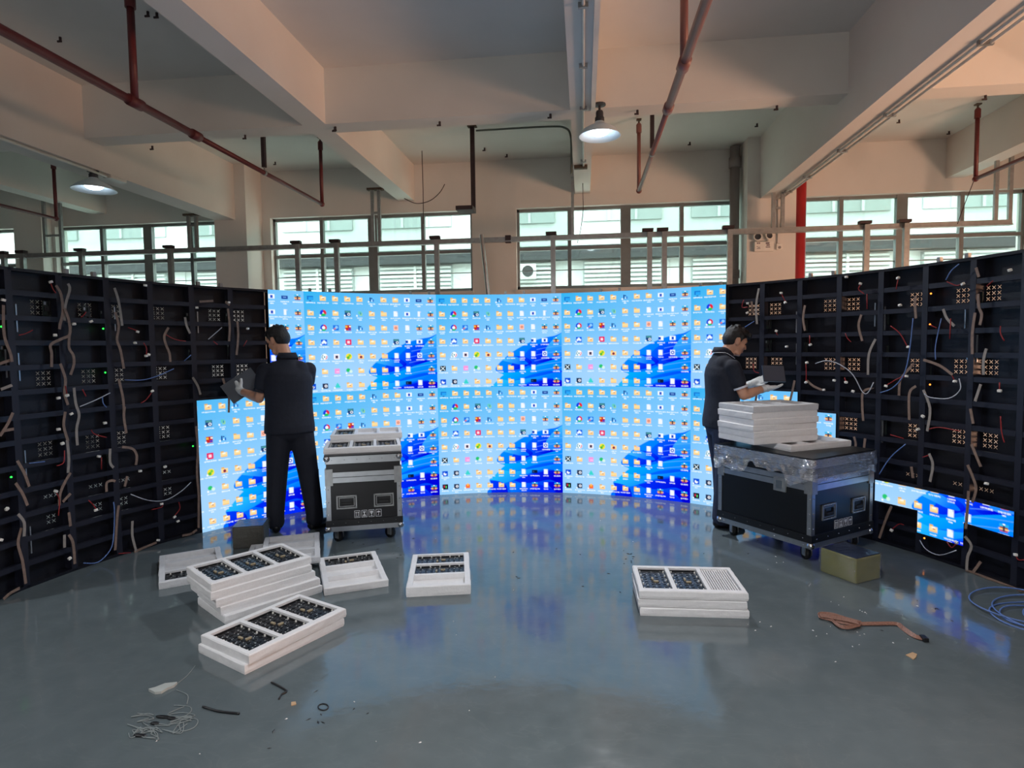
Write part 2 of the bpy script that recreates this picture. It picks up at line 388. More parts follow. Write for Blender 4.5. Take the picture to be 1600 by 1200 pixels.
au = MB().bevbox(-.22, .22, -.2, .0, 0, .36, .02).build('air_conditioner', M['outwall'], None, at_y(824, 424, 14.98)-Vector((0, 0, .2)))
tag(au, 'small white air conditioner unit on the building across the yard', 'air conditioner')
MB().lathe([(.0, 0), (.12, 0), (.135, .02)], 16).build('fan_grille', M['outgrey'], au, (.03, -.205, .18)).rotation_euler = (pi/2, 0, 0)
struct('ground_outside', MB().box(-40, 40, -25, 40, -.3, -.15), M['outground'], 'pale concrete yard around the hall')
terracotta = mat('warm_bounce_render', (224, 146, 96), .8, var=.06, vscale=.8)  # added wall, out of view: blocks the sky and bounces warm light in
tw = MB().box(0, .3, -7, 7, 0, 6.5).build('warm_bounce_wall', terracotta, None, (10.2, 3.4, -.15)); tag(tw, 'unseen terracotta wall added outside the gate to warm its light', 'wall')
MB().box(-.08, .4, -7.1, 7.1, 6.5, 6.65).build('coping', M['outwall'], tw)

# ================================================================== PIPES AND FITTINGS
def pipe_run(label, x, z, y_near, y_end, drops, straps, m=M['redpipe'], r0=.033, r1=.024, yswap=5.3):
    t = thing('sprinkler_pipe', label, 'pipe', (x, y_end, z), group='sprinkler pipes under the ceiling')
    def L(y, zz=0, dx=0): return (dx, y-y_end, zz)
    if y_near < yswap:
        MB().tube([L(y_near), L(yswap)], r0, 12).build('pipe', m, t, smooth=True)
        MB().tube([L(yswap), L(y_end)], r1, 12).build('pipe', m, t, smooth=True)
        MB().tube([L(yswap-.06), L(yswap+.05)], r0*1.3, 12).build('coupling', m, t, smooth=True)
    else:
        MB().tube([L(y_near), L(y_end)], r1, 12).build('pipe', m, t, smooth=True)
    for y in drops:
        rr = r0*.85 if y < yswap else r1
        MB().tube([L(y), L(y, ZC-z-.16)], rr, 10).build('drop_pipe', m, t, smooth=True)
        MB().tube([L(y, ZC-z-.2), L(y, ZC-z-.1), L(y, ZC-z-.08)], [rr*1.4, rr*1.4, rr*.8], 10).build('sprinkler_socket', m, t)
        MB().tube([L(y, ZC-z-.1), L(y, ZC-z-.04)], .011, 8).box(-.03, .03, y-y_end-.03, y-y_end+.03, ZC-z-.045, ZC-z-.03).build('sprinkler_head', M['rust'], t)
        e = MB().sphere(L(y), rr*1.5, 10, 8)
        if y < y_end-.05: e.tube([L(y-.07), L(y+.07)], r0*1.35, 12)
        e.build('elbow', m, t, smooth=True)
    for y in straps:
        MB().box(-.02, .02, y-y_end-.02, y-y_end+.02, .06, ZC-z).build('hanger_strut', M['strut'], t)
        MB().tube([L(y, .07), L(y, .02)], .008, 6).tube([L(y-.015), L(y+.015)], r1*1.3, 12).build('pipe_clamp', M['steel'], t)
    return t
pipe_run('long dark red sprinkler pipe crossing the upper left ceiling', -3.51, 3.5, -2, 8.0, [4.54, 8.0], [6.5])
pipe_run('sprinkler pipe running back right of the middle lamp', .71, 3.5, -2, 8.0, [4.5, 8.0], [6.5], m=mat('grey_red_pipe', (128, 84, 80), .45, var=.1))
pipe_run('short dark red sprinkler pipe at the far right edge', 4.74, 3.5, 2.0, 8.12, [8.12], [])
pipe_run('dark red sprinkler pipe at the far left edge below the lamp', -7.68, 3.5, 3.0, 8.2, [8.2], [])

def one(name, mb, m, label, cat, smooth=True, group=None):
    v = np.array(mb.v); c = (v.min(0)+v.max(0))/2; c[2] = v[:, 2].min()
    mb.v = [tuple(np.array(p)-c) for p in mb.v]
    o = mb.build(name, m, None, tuple(c), 0, smooth); return tag(o, label, cat, group)
rp = one('riser_pipe', MB().tube([(3.12, 9.3, 0), (3.12, 9.3, 4.4)], .066, 16), M['redbright'], 'bright red vertical riser pipe beside the right column', 'pipe')
dp = one('drain_pipe', MB().tube([(2.2, 9.33, 0), (2.2, 9.33, 4.4)], .068, 16), M['greypipe'], 'grey vertical drain pipe left of the right column', 'pipe')
MB().tube([(0, 0, 4.1), (0, 0, 4.24)], .085, 16).build('collar', M['greypipe'], dp, smooth=True)
MB().tube([(0, 0, 2.5), (0, 0, 2.62)], .08, 16).build('collar', M['greypipe'], dp, smooth=True)

# conduits under the middle and right beams
cb = thing('beam_conduit', 'white cable conduit clipped under the middle ceiling beam', 'conduit', (0, 4, HS))
MB().tube([(.01, -5, -.015), (.01, 4.0, -.015)], .013, 8).build('conduit_pipe', M['conduit'], cb, smooth=True)
MB().box(.085, .125, -5, 2.2, -.03, .05).build('cable_duct', M['conduit'], cb)
for y in (.3, 1.2, 2.1, 3.0, 3.8):
    MB().box(-.025, .045, y-.012, y+.012, -.035, 0).build('clip', M['steel'], cb)
MB().box(-.11, .06, 4.0, 4.06, -.045, 0).build('junction_box', M['rust'], cb)
cb = thing('beam_conduit', 'twin white conduits under the right main beam', 'conduit', (2.7, 4, HM))
for dx in (-.01, .05):
    MB().tube([(dx, -5, -.02), (dx, 5.0, -.02)], .012, 8).build('conduit_pipe', M['conduit'], cb, smooth=True)
for y in (.6, 1.9, 2.9, 3.9, 4.6): MB().box(-.03, .07, y-.012, y+.012, -.035, 0).build('clip', M['steel'], cb)
cb = thing('beam_conduit', 'white conduit along the lower edge of the left main beam', 'conduit', (-5.42, 4, HM))
MB().tube([(0, -4, -.02), (0, 2.55, -.02)], .018, 8).build('conduit_pipe', M['conduit'], cb, smooth=True)
MB().bevbox(-.05, .05, 2.5, 2.75, -.04, 0, .01).build('junction_box', M['conduit'], cb)
sp = thing('strut_arm', 'dark steel channel hanging from the ceiling left of the middle beam', 'bracket', (-1.43, 8.0, ZC))
MB().box(-.028, .028, -.02, .02, -1.08, 0).build('channel', M['strut'], sp)
MB().box(-.19, .03, -.24, .02, -1.12, -1.07).build('foot_arm', M['strut'], sp)
MB().box(-.06, .06, -.04, .04, -.012, 0).build('ceiling_plate', M['rust'], sp)
one('ceiling_conduit', MB().tube(curve([(-1.38, 8.0, 4.36), (-.45, 8.0, 4.36), (-.22, 8.0, 4.33), (-.15, 8.0, 4.22), (-.145, 8.0, 3.95), (-.145, 8.0, 3.75)]), .013, 8), mat('grey_green_conduit', (104, 112, 104), .5, var=.1), 'dark grey green conduit bending down beside the middle beam', 'conduit')
w_ = thing('hanging_wire', 'thin dark wire hanging from the ceiling before the left windows', 'wire', (-2.32, 8.8, 3.35))
MB().tube([(0, 0, 1.05), (.005, 0, .5), (.0, 0, 0)], .006, 6).build('straight_wire', M['strut'], w_)
MB().tube(curve([(-.28, 0, .38), (-.1, 0, .30), (.1, 0, .33), (.25, 0, .44), (.33, 0, .56)]), .006, 6).build('curved_wire', M['strut'], w_)
one('hanging_wire', MB().tube(curve([Vector((.0, 8.9, HS)), at_y(911, 310, 8.9), at_y(911, 330, 8.9), at_y(907, 360, 8.9), at_y(902, 380, 8.9)]), .005, 6), M['strut'], 'loose dark wire dangling under the end of the middle beam', 'wire')
one('hanging_wire', MB().tube(curve([Vector((4.74, 8.15, 3.49)), at_y(1505, 325, 8.2), at_y(1496, 350, 8.2)]), .005, 6), M['strut'], 'thin slanting wire at the far right pipe', 'wire')

def lamp(loc, label, beam_z, d=.40):
    t = thing('pendant_lamp', label, 'lamp', loc, group='enamel factory lamps')
    r = d/2
    MB().lathe([(.035, .16), (.045, .13), (.055, .11), (.10, .09), (.16, .055), (r, 0), (r+.004, -.004), (r-.004, -.004), (.155, .045), (.09, .075), (.0, .085)], 32).build('lamp_shade', M['shade'], t, smooth=True)
    MB().lathe([(0, .235), (.03, .235), (.036, .22), (.036, .18), (.045, .17), (.045, .13), (0, .13)], 16).build('socket', M['lampcap'], t, smooth=True)
    MB().lathe([(0, beam_z), (.06, beam_z), (.06, beam_z-.015), (.012, beam_z-.02), (.012, .235), (0, .235)], 12).build('stem', M['lampcap'], t)
    MB().sphere((0, 0, .045), (.095, .095, .045), 16, 10).build('bulb', M['bulb'], t, smooth=True)
    l = bpy.data.lights.new('lamp_light', 'SPOT'); l.energy = 270; l.color = (.90, .95, 1.0); l.shadow_soft_size = .09; l.spot_size = radians(150); l.spot_blend = .5
    o = bpy.data.objects.new('lamp_light', l); COL.objects.link(o); o.parent = t; o.location = (0, 0, -.012)
    return t
lamp((.165, 6.06, 3.56), 'glowing round lamp hanging under the middle beam', .30)
lamp((-5.46, 6.35, 3.36), 'glowing round lamp hanging under the left main beam', .21, .44)

for lx, ly, lz, lb, w_ in ((.165, 1.5, 3.56, .30, 'middle beam behind the camera'), (-5.46, 1.5, 3.36, .21, 'left main beam behind the camera'), (.165, -3.0, 3.56, .30, 'middle beam far behind the camera')):
    lamp((lx, ly, lz), 'round factory lamp under the '+w_, lb)

# steel rail frame in front of the far windows
rf = thing('steel_rail_frame', 'long galvanised steel rail on posts in front of the far windows', 'rail', (0, 8.7, 0))
MB().box(-11, 5.52, -.03, .03, 3.03, 3.10).build('rail', M['steel'], rf)
MB().box(-11, 5.52, -.05, -.03, 3.03, 3.045).build('rail_lip', M['steel'], rf)
for x in (-9.04, -8.71, -7.7, -6.22, -4.19, -3.59, -2.09, -.42, .91, 1.11, 1.98, 3.73, 4.22):
    MB().box(x-.033, x+.033, .0-.09, -.03, 0, 3.09).build('post', M['steel'], rf)
    MB().box(x-.10, x+.05, -.10, -.02, 3.10, 3.14).build('post_cap', M['strut'], rf)
for x0, x1, zt, zx in [(2.56, 2.68, 4.40, 3.35), (5.33, 5.50, 4.30, 3.45), (-8.36, -8.08, 4.25, 3.35), (-5.94, -5.82, 3.6, 3.42), (-3.05, -2.95, 3.86, 3.5)]:
    for x in (x0, x1): MB().box(x-.022, x+.022, -.02, .02, 3.1, zt).build('hanger', M['steel'], rf)
    MB().box(x0, x1, -.015, .015, zx, zx+.03).build('tie_bar', M['steel'], rf)
    MB().box(x0-.07, x1+.07, -.04, .04, zt-.02, zt+.01).build('hanger_plate', M['rust'], rf)
MB().box(-.165, -.125, -.02, .02, 3.1, 3.9).build('hanger', M['steel'], rf)
MB().box(-1.1, -1.02, -.045, .045, 3.02, 3.12).build('rail_joint', M['strut'], rf)
lp = MB().tube([(0, 0, 0), (-.30, 0, 3.12)], .028, 8)
lo = lp.build('leaning_pole', M['steel'], None, (-1.12, 8.55, 0)); tag(lo, 'galvanised pole leaning against the steel rail', 'pole')

# emergency light on the right column
el = thing('emergency_light', 'white twin-head emergency light on the right column', 'emergency light', (2.52, 9.02, 2.83))
MB().bevbox(-.13, .13, -.06, 0, 0, .135, .008).build('housing', M['whiteplastic'], el)
for s, dz in ((-1, 0), (1, .012)):
    h = MB().lathe([(0, -.05), (.03, -.045), (.055, -.005), (.06, .02), (.053, .022), (.02, .0), (0, -.005)], 18).build('lamp_head', M['whiteplastic'], el, (s*.075-.01, -.055, .20+dz), smooth=True)
    MB().lathe([(0, .004), (.042, .012), (.042, .016), (0, .008)], 16).build('lens', M['lampcap'], h)
    h.rotation_euler = (radians(82), 0, radians(12*s))
    MB().tube([(s*.075-.01, -.03, .13), (s*.075-.01, -.035, .18)], .012, 8).build('neck', M['whiteplastic'], el)
pr = MB()
for x, z, w_, h_ in [(-.10, .105, .02, .016), (-.075, .105, .02, .016), (-.10, .06, .012, .01), (-.085, .052, .03, .008), (-.1, .035, .05, .007), (.02, .10, .05, .02), (.03, .075, .045, .016), (.02, .05, .06, .012)]:
    pr.box(x, x+w_, -.062, -.0605, z, z+h_)
pr.build('printed_marks', mat('grey_print', (96, 84, 96), .6, var=.1), el)
so = thing('wall_socket', 'small white socket box right of the emergency light', 'socket', (2.735, 9.02, 2.85))
MB().bevbox(-.04, .04, -.035, 0, 0, .085, .005).build('housing', M['whiteplastic'], so)
MB().lathe([(0, .008), (.018, .008), (.02, 0)], 14).build('knob', M['greypipe'], so, (0, -.035, .03)).rotation_euler = (pi/2, 0, 0)
one('column_conduit', MB().box(2.71, 2.75, 8.995, 9.02, 2.94, 3.57), M['paint'], 'thin surface conduit running down the right column', 'conduit', False)

# ================================================================== CURVED LED WALL
AX, AY, AR, A0, AP = -0.434, 3.129, 3.199, -42.975, 5.84
RH, NR = 0.16, 13
CW = 2*AR*sin(radians(AP/2)); AM = AR*cos(radians(AP/2))
TOPZ = RH*NR
def col_angle(k): return radians(A0+AP*(k+.5))
def wall_pt(x, y, off=.0):
    """point where the view of pixel (x, y) meets the curved wall, off metres in front of it"""
    d = px_ray(x, y); h = np.array([d[0], d[1]]); n = np.linalg.norm(h); hn = h/n
    o = -np.array([AX, AY]); b = o@hn; c = o@o-(AR-off)**2
    t = (-b+sqrt(b*b-c))/n
    return Vector(CAM+d*t)
def lit(k, r):
    if -1 <= k <= 12: return True
    if k in (-3, -2): return r >= 6
    if k in (13, 14): return r >= 6
    if k == 15: return r >= 7
    return (k in (17, 18, 19) and r == 10) or (k == 18 and r == 11)

# ---- the desktop picture the screen shows (drawn in code, kept as point colours of the module meshes)
NX, NZ, SS = 64, 32, 3
TW, TH = 4*NX, 7*NZ
def draw_desktop():
    W, H = TW*SS, TH*SS
    yy, xx = np.mgrid[0:H, 0:W]; u = (xx+.5)/W; v = (yy+.5)/H
    def C(*c): return np.array(lin(c))
    img = np.empty((H, W, 3))
    t = np.clip(.55*v+.45*u, 0, 1)[..., None]
    img[:] = C(46, 172, 232)*(1-t)+C(166, 210, 252)*t
    gl = np.exp(-(((u-.30)/.42)**2+((v-.75)/.34)**2))[..., None]
    img[:] = img*(1-.55*gl)+C(178, 212, 252)*.55*gl
    def inside(poly):
        m = np.zeros((H, W), bool); n = len(poly)
        for i in range(n):
            x1, y1 = poly[i]; x2, y2 = poly[(i+1) % n]
            if y1 == y2: continue
            cnd = ((y1 > v) != (y2 > v)) & (u < (x2-x1)*(v-y1)/(y2-y1)+x1)
            m ^= cnd
        return m
    def spl(pts): return [(p.x, p.y) for p in curve([(a, b, 0) for a, b in pts], 8)]
    def petal(pts, c0, c1, ax, gam=1.0):
        m = inside(spl(pts)); (a, b), (c, d) = ax
        q = np.clip(((u-a)*(c-a)+(v-b)*(d-b))/((c-a)**2+(d-b)**2), 0, 1)**gam
        q = q[..., None]; cc = C(*c0)*(1-q)+C(*c1)*q
        img[m] = cc[m]
    petal([(1.02, .345), (.95, .385), (.88, .40), (.78, .43), (.68, .48), (.59, .545), (.52, .61), (.47, .675), (.475, .715), (.53, .745), (.50, .785), (.45, .83), (.405, .875), (.42, .93), (.43, 1.02), (1.02, 1.02)],
          (0, 140, 250), (0, 70, 238), ((.5, .5), (.85, .85)))
    petal([(1.02, .42), (.90, .445), (.80, .47), (.72, .53), (.69, .60), (.73, .66), (.82, .68), (.93, .655), (1.02, .62)], (0, 96, 246), (0, 16, 226), ((.72, .48), (.90, .62)))
    petal([(1.02, .47), (.90, .49), (.81, .53), (.79, .59), (.83, .63), (.92, .62), (1.02, .58)], (0, 60, 244), (0, 0, 214), ((.80, .5), (.92, .6)))
    petal([(1.02, .345), (.955, .40), (.90, .46), (.865, .53), (.885, .585), (.95, .60), (1.02, .585)], (60, 176, 255), (0, 112, 248), ((.92, .40), (.98, .60)))
    petal([(.475, .70), (.54, .725), (.63, .72), (.72, .69), (.84, .64), (1.02, .595), (1.02, .70), (.88, .715), (.76, .745), (.66, .785), (.58, .80), (.50, .785), (.53, .745)], (0, 176, 255), (0, 130, 250), ((.6, .64), (.7, .8)))
    petal([(.60, .57), (.70, .58), (.76, .63), (.70, .675), (.63, .70), (.585, .69), (.60, .64)], (0, 80, 244), (0, 14, 224), ((.58, .58), (.68, .70)))
    petal([(.52, .61), (.58, .575), (.66, .59), (.73, .645), (.66, .65), (.60, .635)], (60, 176, 255), (0, 110, 248), ((.55, .58), (.66, .66)))
    petal([(.45, .83), (.50, .79), (.60, .80), (.70, .785), (.82, .76), (.94, .73), (1.02, .735), (1.02, .80), (.90, .78), (.78, .80), (.66, .85), (.56, .90), (.47, .915), (.405, .875)], (30, 176, 255), (0, 118, 248), ((.6, .77), (.68, .9)))
    petal([(.60, .885), (.70, .845), (.80, .81), (.92, .79), (1.02, .82), (1.02, .93), (.90, .88), (.80, .90), (.68, .92)], (0, 40, 236), (0, 4, 210), ((.7, .82), (.9, .92)))
    petal([(.41, .88), (.47, .89), (.53, .92), (.55, .97), (.54, 1.02), (.43, 1.02), (.42, .94)], (0, 60, 240), (0, 20, 222), ((.43, .88), (.5, 1.0)))
    petal([(.56, .92), (.66, .91), (.78, .92), (.88, .95), (.97, 1.02), (.58, 1.02)], (0, 120, 250), (0, 40, 236), ((.62, .9), (.75, 1.0)))
    petal([(.86, .90), (.94, .90), (1.02, .94), (1.02, 1.02), (.97, 1.02), (.90, .95)], (0, 10, 220), (0, 0, 196), ((.88, .9), (1.0, 1.0)))
    for k in range(5):   # fine petal lines
        m = np.abs(v-(.50+.05*k+.35*(1-u)**2-.10*(u-.8))) < .0025
        m &= (u > .80-.01*k) & (u > .5)
        img[m] = img[m]*.55+C(120, 190, 255)*.45
    cw, rp = 1/11., .125
    pxw, pxh = 1.28, 1.12
    def rect(cx, cy, w, h, c, a=1.0):
        m = (np.abs(u-cx)*pxw < w/2) & (np.abs(v-cy)*pxh < h/2); img[m] = img[m]*(1-a)+C(*c)*a
    def disc(cx, cy, r, c, a=1.0, r0=0, a0=None):
        dx = (u-cx)*pxw; dy = (v-cy)*pxh; d = np.hypot(dx, dy); m = (d < r) & (d >= r0)
        if a0 is not None:
            an = (np.degrees(np.arctan2(dx, -dy)) % 360); m &= (an >= a0[0]) & (an < a0[1])
        img[m] = img[m]*(1-a)+C(*c)*a
    rng = random.Random(3)
    L = ['mfffftffbdr', 'fwfsgfPnbNr', 'foaqtPfpnrr', 'fcfkfffsWbr', 'fuQyefFnnRr', 'xfhGfffnn.r', 'AstfPffnDnr', 'XsOffffnrnr']
    L[6] = 'ASTfPffnDnr'; L[7] = 'XSOffffnrnr'
    for r in range(8):
        for c in range(11):
            k = L[r][c]; x = (c+.5)*cw; y = .052+rp*r; s = .062
            if k == '.': continue
            if k in 'fFeP':
                rect(x-.012, y-.018, .026, .012, (222, 170, 96)); rect(x, y+.004, .056, .040, (250, 212, 150)); rect(x, y+.018, .056, .008, (236, 184, 112))
                if k == 'f': rect(x, y-.006, .026, .014, (255, 244, 226))
                if k == 'f' and rng.random() < .4: rect(x+.004, y+.002, .018, .008, (186, 120, 96))
                if k == 'e': disc(x, y+.006, .013, (130, 40, 70))
                if k == 'F': rect(x, y-.006, .02, .02, (244, 190, 170))
            elif k == 'm': rect(x, y, .058, .038, (20, 110, 200)); rect(x+.004, y+.004, .044, .024, (40, 160, 236)); rect(x, y+.026, .02, .008, (20, 90, 170))
            elif k == 'n' or k == 'N': rect(x, y, .040 if k == 'n' else .024, .054, (232, 238, 250)); rect(x+.012, y-.018, .012, .014, (190, 206, 236))
            elif k == 'b': rect(x, y, .056, .040, (236, 244, 255)); rect(x, y+.002, .022, .026, (16, 70, 190))
            elif k == 'W': rect(x+.004, y, .044, .042, (236, 244, 255)); rect(x-.008, y+.002, .026, .026, (16, 70, 180))
            elif k == 'R': rect(x, y, .046, .050, (232, 240, 252)); disc(x, y, .017, (20, 70, 190), r0=.008)
            elif k == 'd': rect(x, y+.004, .056, .030, (16, 60, 150)); rect(x, y+.004, .030, .008, (120, 170, 230))
            elif k == 'r':
                rect(x, y-.014, .058, .016, (40, 176, 222)); rect(x, y-.002, .05, .010, (150, 84, 70)); rect(x, y+.008, .062, .010, (250, 196, 120)); rect(x, y+.018, .05, .010, (190, 70, 60)); rect(x, y+.004, .012, .034, (50, 50, 70)); rect(x, y-.02, .012, .01, (240, 246, 250))
            elif k == 't': 
                rect(x, y, .054, .052, (96, 190, 246), .5); rect(x-.010, y, .012, .04, (20, 60, 140)); rect(x+.002, y-.010, .014, .01, (20, 60, 140)); rect(x+.014, y+.008, .010, .024, (40, 90, 190)); rect(x+.002, y+.012, .01, .01, (230, 240, 255))
            elif k == 's': rect(x, y, .054, .052, (24, 60, 120)); rect(x, y-.014, .044, .014, (70, 150, 150)); disc(x+.008, y+.008, .014, (230, 240, 250)); disc(x+.008, y+.008, .007, (24, 60, 120))
            elif k == 'g': rect(x, y-.006, .03, .03, (96, 200, 170), .8); rect(x+.008, y+.006, .026, .03, (150, 210, 120), .8); rect(x+.006, y, .012, .02, (40, 140, 190))
            elif k == 'w': disc(x, y, .030, (220, 40, 60), a0=(0, 120)); disc(x, y, .030, (30, 190, 90), a0=(120, 230)); disc(x, y, .030, (20, 60, 220), a0=(230, 360)); disc(x, y, .006, (250, 250, 250))
            elif k == 'o': disc(x, y, .030, (220, 40, 70), a0=(0, 130)); disc(x, y, .030, (30, 180, 100), a0=(130, 220)); disc(x, y, .030, (20, 60, 210), a0=(220, 360)); disc(x, y, .015, (236, 244, 255))
            elif k == 'a': rect(x, y, .054, .050, (20, 110, 220)); disc(x+.004, y-.004, .014, (140, 200, 250)); disc(x-.008, y+.008, .008, (240, 120, 80))
            elif k == 'q': rect(x, y, .056, .052, (190, 40, 40)); rect(x-.012, y-.010, .020, .018, (240, 180, 60)); rect(x+.014, y-.012, .018, .014, (240, 240, 220)); rect(x+.012, y+.012, .022, .018, (60, 60, 190))
            elif k == 'p': rect(x, y, .046, .052, (246, 190, 172)); disc(x, y, .012, (180, 80, 60), r0=.006)
            elif k == 'c': rect(x, y, .056, .054, (10, 90, 220)); disc(x-.010, y+.004, .011, (230, 242, 255)); disc(x+.010, y+.004, .011, (230, 242, 255)); disc(x, y-.006, .013, (230, 242, 255))
            elif k == 'k': rect(x, y, .056, .054, (220, 20, 90)); rect(x, y, .026, .026, (255, 214, 226))
            elif k == 'u': disc(x, y, .030, (244, 248, 255)); disc(x, y, .026, (60, 150, 160), a0=(200, 330), r0=.018); disc(x, y, .026, (220, 60, 90), a0=(60, 160), r0=.018); rect(x, y, .014, .018, (90, 150, 160))
            elif k == 'Q': rect(x, y, .056, .054, (236, 236, 246)); rect(x, y+.002, .026, .028, (70, 50, 80))
            elif k == 'y': disc(x, y, .030, (236, 220, 60)); disc(x-.006, y+.010, .014, (80, 180, 60)); disc(x+.006, y-.008, .012, (120, 200, 60))
            elif k == 'x': rect(x, y, .056, .054, (16, 22, 30))
            elif k == 'h': rect(x, y, .048, .050, (236, 150, 214)); rect(x+.004, y+.006, .030, .010, (250, 200, 236))
            elif k == 'G': disc(x-.008, y-.006, .019, (40, 190, 110)); disc(x+.012, y+.006, .015, (206, 236, 226))
            elif k == 'A': rect(x, y, .056, .054, (10, 80, 210)); disc(x, y+.002, .016, (240, 246, 255)); disc(x+.006, y-.010, .012, (10, 80, 210))
            elif k == 'S': rect(x, y, .052, .050, (24, 34, 66)); disc(x+.004, y, .014, (236, 240, 250)); disc(x+.004, y, .006, (24, 34, 66))
            elif k == 'T': rect(x, y+.012, .05, .016, (60, 206, 200)); rect(x, y-.002, .032, .018, (60, 206, 200)); rect(x, y-.016, .014, .014, (60, 206, 200))
            elif k == 'D': rect(x, y, .058, .034, (14, 26, 60)); rect(x-.01, y, .014, .012, (50, 80, 140))
            elif k == 'X': rect(x, y, .056, .054, (16, 20, 28))
            elif k == 'O': rect(x, y+.004, .044, .040, (240, 110, 50)); rect(x, y-.010, .014, .030, (250, 190, 80))
            if k == 'x': 
                m = (np.abs(np.abs((u-x)*pxw)-np.abs((v-y)*pxh)) < .005) & (np.abs(u-x)*pxw < .02); img[m] = C(220, 240, 250)
            if k == 'X':
                rect(x-.008, y-.004, .01, .022, (230, 60, 90)); rect(x+.006, y+.002, .01, .024, (90, 220, 120))
            if k in 'wsgoatqckuyGxASTXO' : rect(x-.022, y+.020, .014, .014, (240, 246, 252))
            nl = 1 if rng.random() < .72 else 2
            for q in range(nl):     # caption strokes under the icon
                ww = rng.uniform(.045, .105)*(1 if q == 0 else .45); xx0 = x*pxw-ww/2
                while xx0 < x*pxw+ww/2:
                    g_ = rng.uniform(.004, .009)
                    rect((xx0+g_/2)/pxw, y+.040+q*.016+rng.uniform(-.001, .001), g_, rng.uniform(.007, .012), (244, 250, 255), .9)
                    xx0 += g_+rng.uniform(.0015, .004)
    out = np.empty((TH+1, TW+1, 3)); pad = np.pad(img, ((SS, SS), (SS, SS), (0, 0)), mode='edge')
    acc = np.zeros((TH+1, TW+1, 3))
    for dy in range(SS):
        for dx in range(SS):
            oy = SS-SS//2-1+dy; ox = SS-SS//2-1+dx
            acc += pad[oy:oy+(TH+1)*SS:SS, ox:ox+(TW+1)*SS:SS][:TH+1, :TW+1]
    return acc/(SS*SS)
DESK = draw_desktop()
def screen_material():
    m = bpy.data.materials.new('led_screen_pixels'); m.use_nodes = True; nt = m.node_tree; nt.nodes.clear()
    o = nt.nodes.new('ShaderNodeOutputMaterial'); e = nt.nodes.new('ShaderNodeEmission'); a = nt.nodes.new('ShaderNodeAttribute')
    a.attribute_name = 'pixels'; e.inputs['Strength'].default_value = 1.0
    nt.links.new(a.outputs['Color'], e.inputs['Color']); nt.links.new(e.outputs[0], o.inputs['Surface'])
    m.cycles.emission_sampling = 'NONE'
    return m
M['screen'] = screen_material()
def module_mesh(tc, trow):
    w, h, th = CW-.0001, RH-.0001, .014
    xs = np.linspace(-w/2, w/2, NX+1); zs = np.linspace(h/2, -h/2, NZ+1)
    V = [(x, -th, z) for z in zs for x in xs]; n = NX+1
    F = [(j*n+i, (j+1)*n+i, (j+1)*n+i+1, j*n+i+1) for j in range(NZ) for i in range(NX)]
    nf = len(F); b = len(V)
    V += [(-w/2, -th, -h/2), (w/2, -th, -h/2), (w/2, 0, -h/2), (-w/2, 0, -h/2), (-w/2, -th, h/2), (w/2, -th, h/2), (w/2, 0, h/2), (-w/2, 0, h/2)]
    F += [tuple(b+i for i in f) for f in [(0, 3, 2, 1), (4, 5, 6, 7), (1, 2, 6, 5), (2, 3, 7, 6), (3, 0, 4, 7)]]
    me = bpy.data.meshes.new('led_module'); me.from_pydata(V, [], F)
    me.materials.append(M['screen']); me.materials.append(M['ledside'])
    me.polygons.foreach_set('material_index', [0]*nf+[1]*5)
    at = me.color_attributes.new('pixels', 'FLOAT_COLOR', 'POINT')
    c = np.ones((len(V), 4), np.float32); c[:b, :3] = DESK[trow*NZ:(trow+1)*NZ+1, tc*NX:(tc+1)*NX+1].reshape(-1, 3)
    at.data.foreach_set('color', c.ravel()); me.update(); return me
MODS = {(c, r): module_mesh(c, r) for c in range(4) for r in range(7)}

# vent plate: nine X-shaped slots, each the gap between four small triangles
VP = .036
def vent_mesh(nx, nz):
    mb = MB(); s = VP/2
    for i in range(nx):
        for j in range(nz):
            cx, cz = (i-(nx-1)/2)*VP, (j-(nz-1)/2)*VP; a = s*.66; g_ = s*.15
            for q in range(4):
                cs, sn = cos(q*pi/2), sin(q*pi/2)
                tri = [(0, g_*1.1), (a-g_, a+0), (-(a-g_), a)]
                mb.add([(cx+x*cs-z*sn, 0, cz+x*sn+z*cs) for x, z in tri], [(0, 1, 2)])
            for q in range(4):   # rim of the cell
                cs, sn = cos(q*pi/2), sin(q*pi/2)
                rim = [(-s, s), (s, s), (a, a), (-a, a)]
                mb.add([(cx+x*cs-z*sn, 0, cz+x*sn+z*cs) for x, z in rim], [(0, 1, 2, 3)])
    return mb.mesh('vent_plate', M['frame'])
VENTS = {(3, 3): vent_mesh(3, 3), (2, 3): vent_mesh(2, 3), (3, 1): vent_mesh(3, 1), (2, 2): vent_mesh(2, 2)}

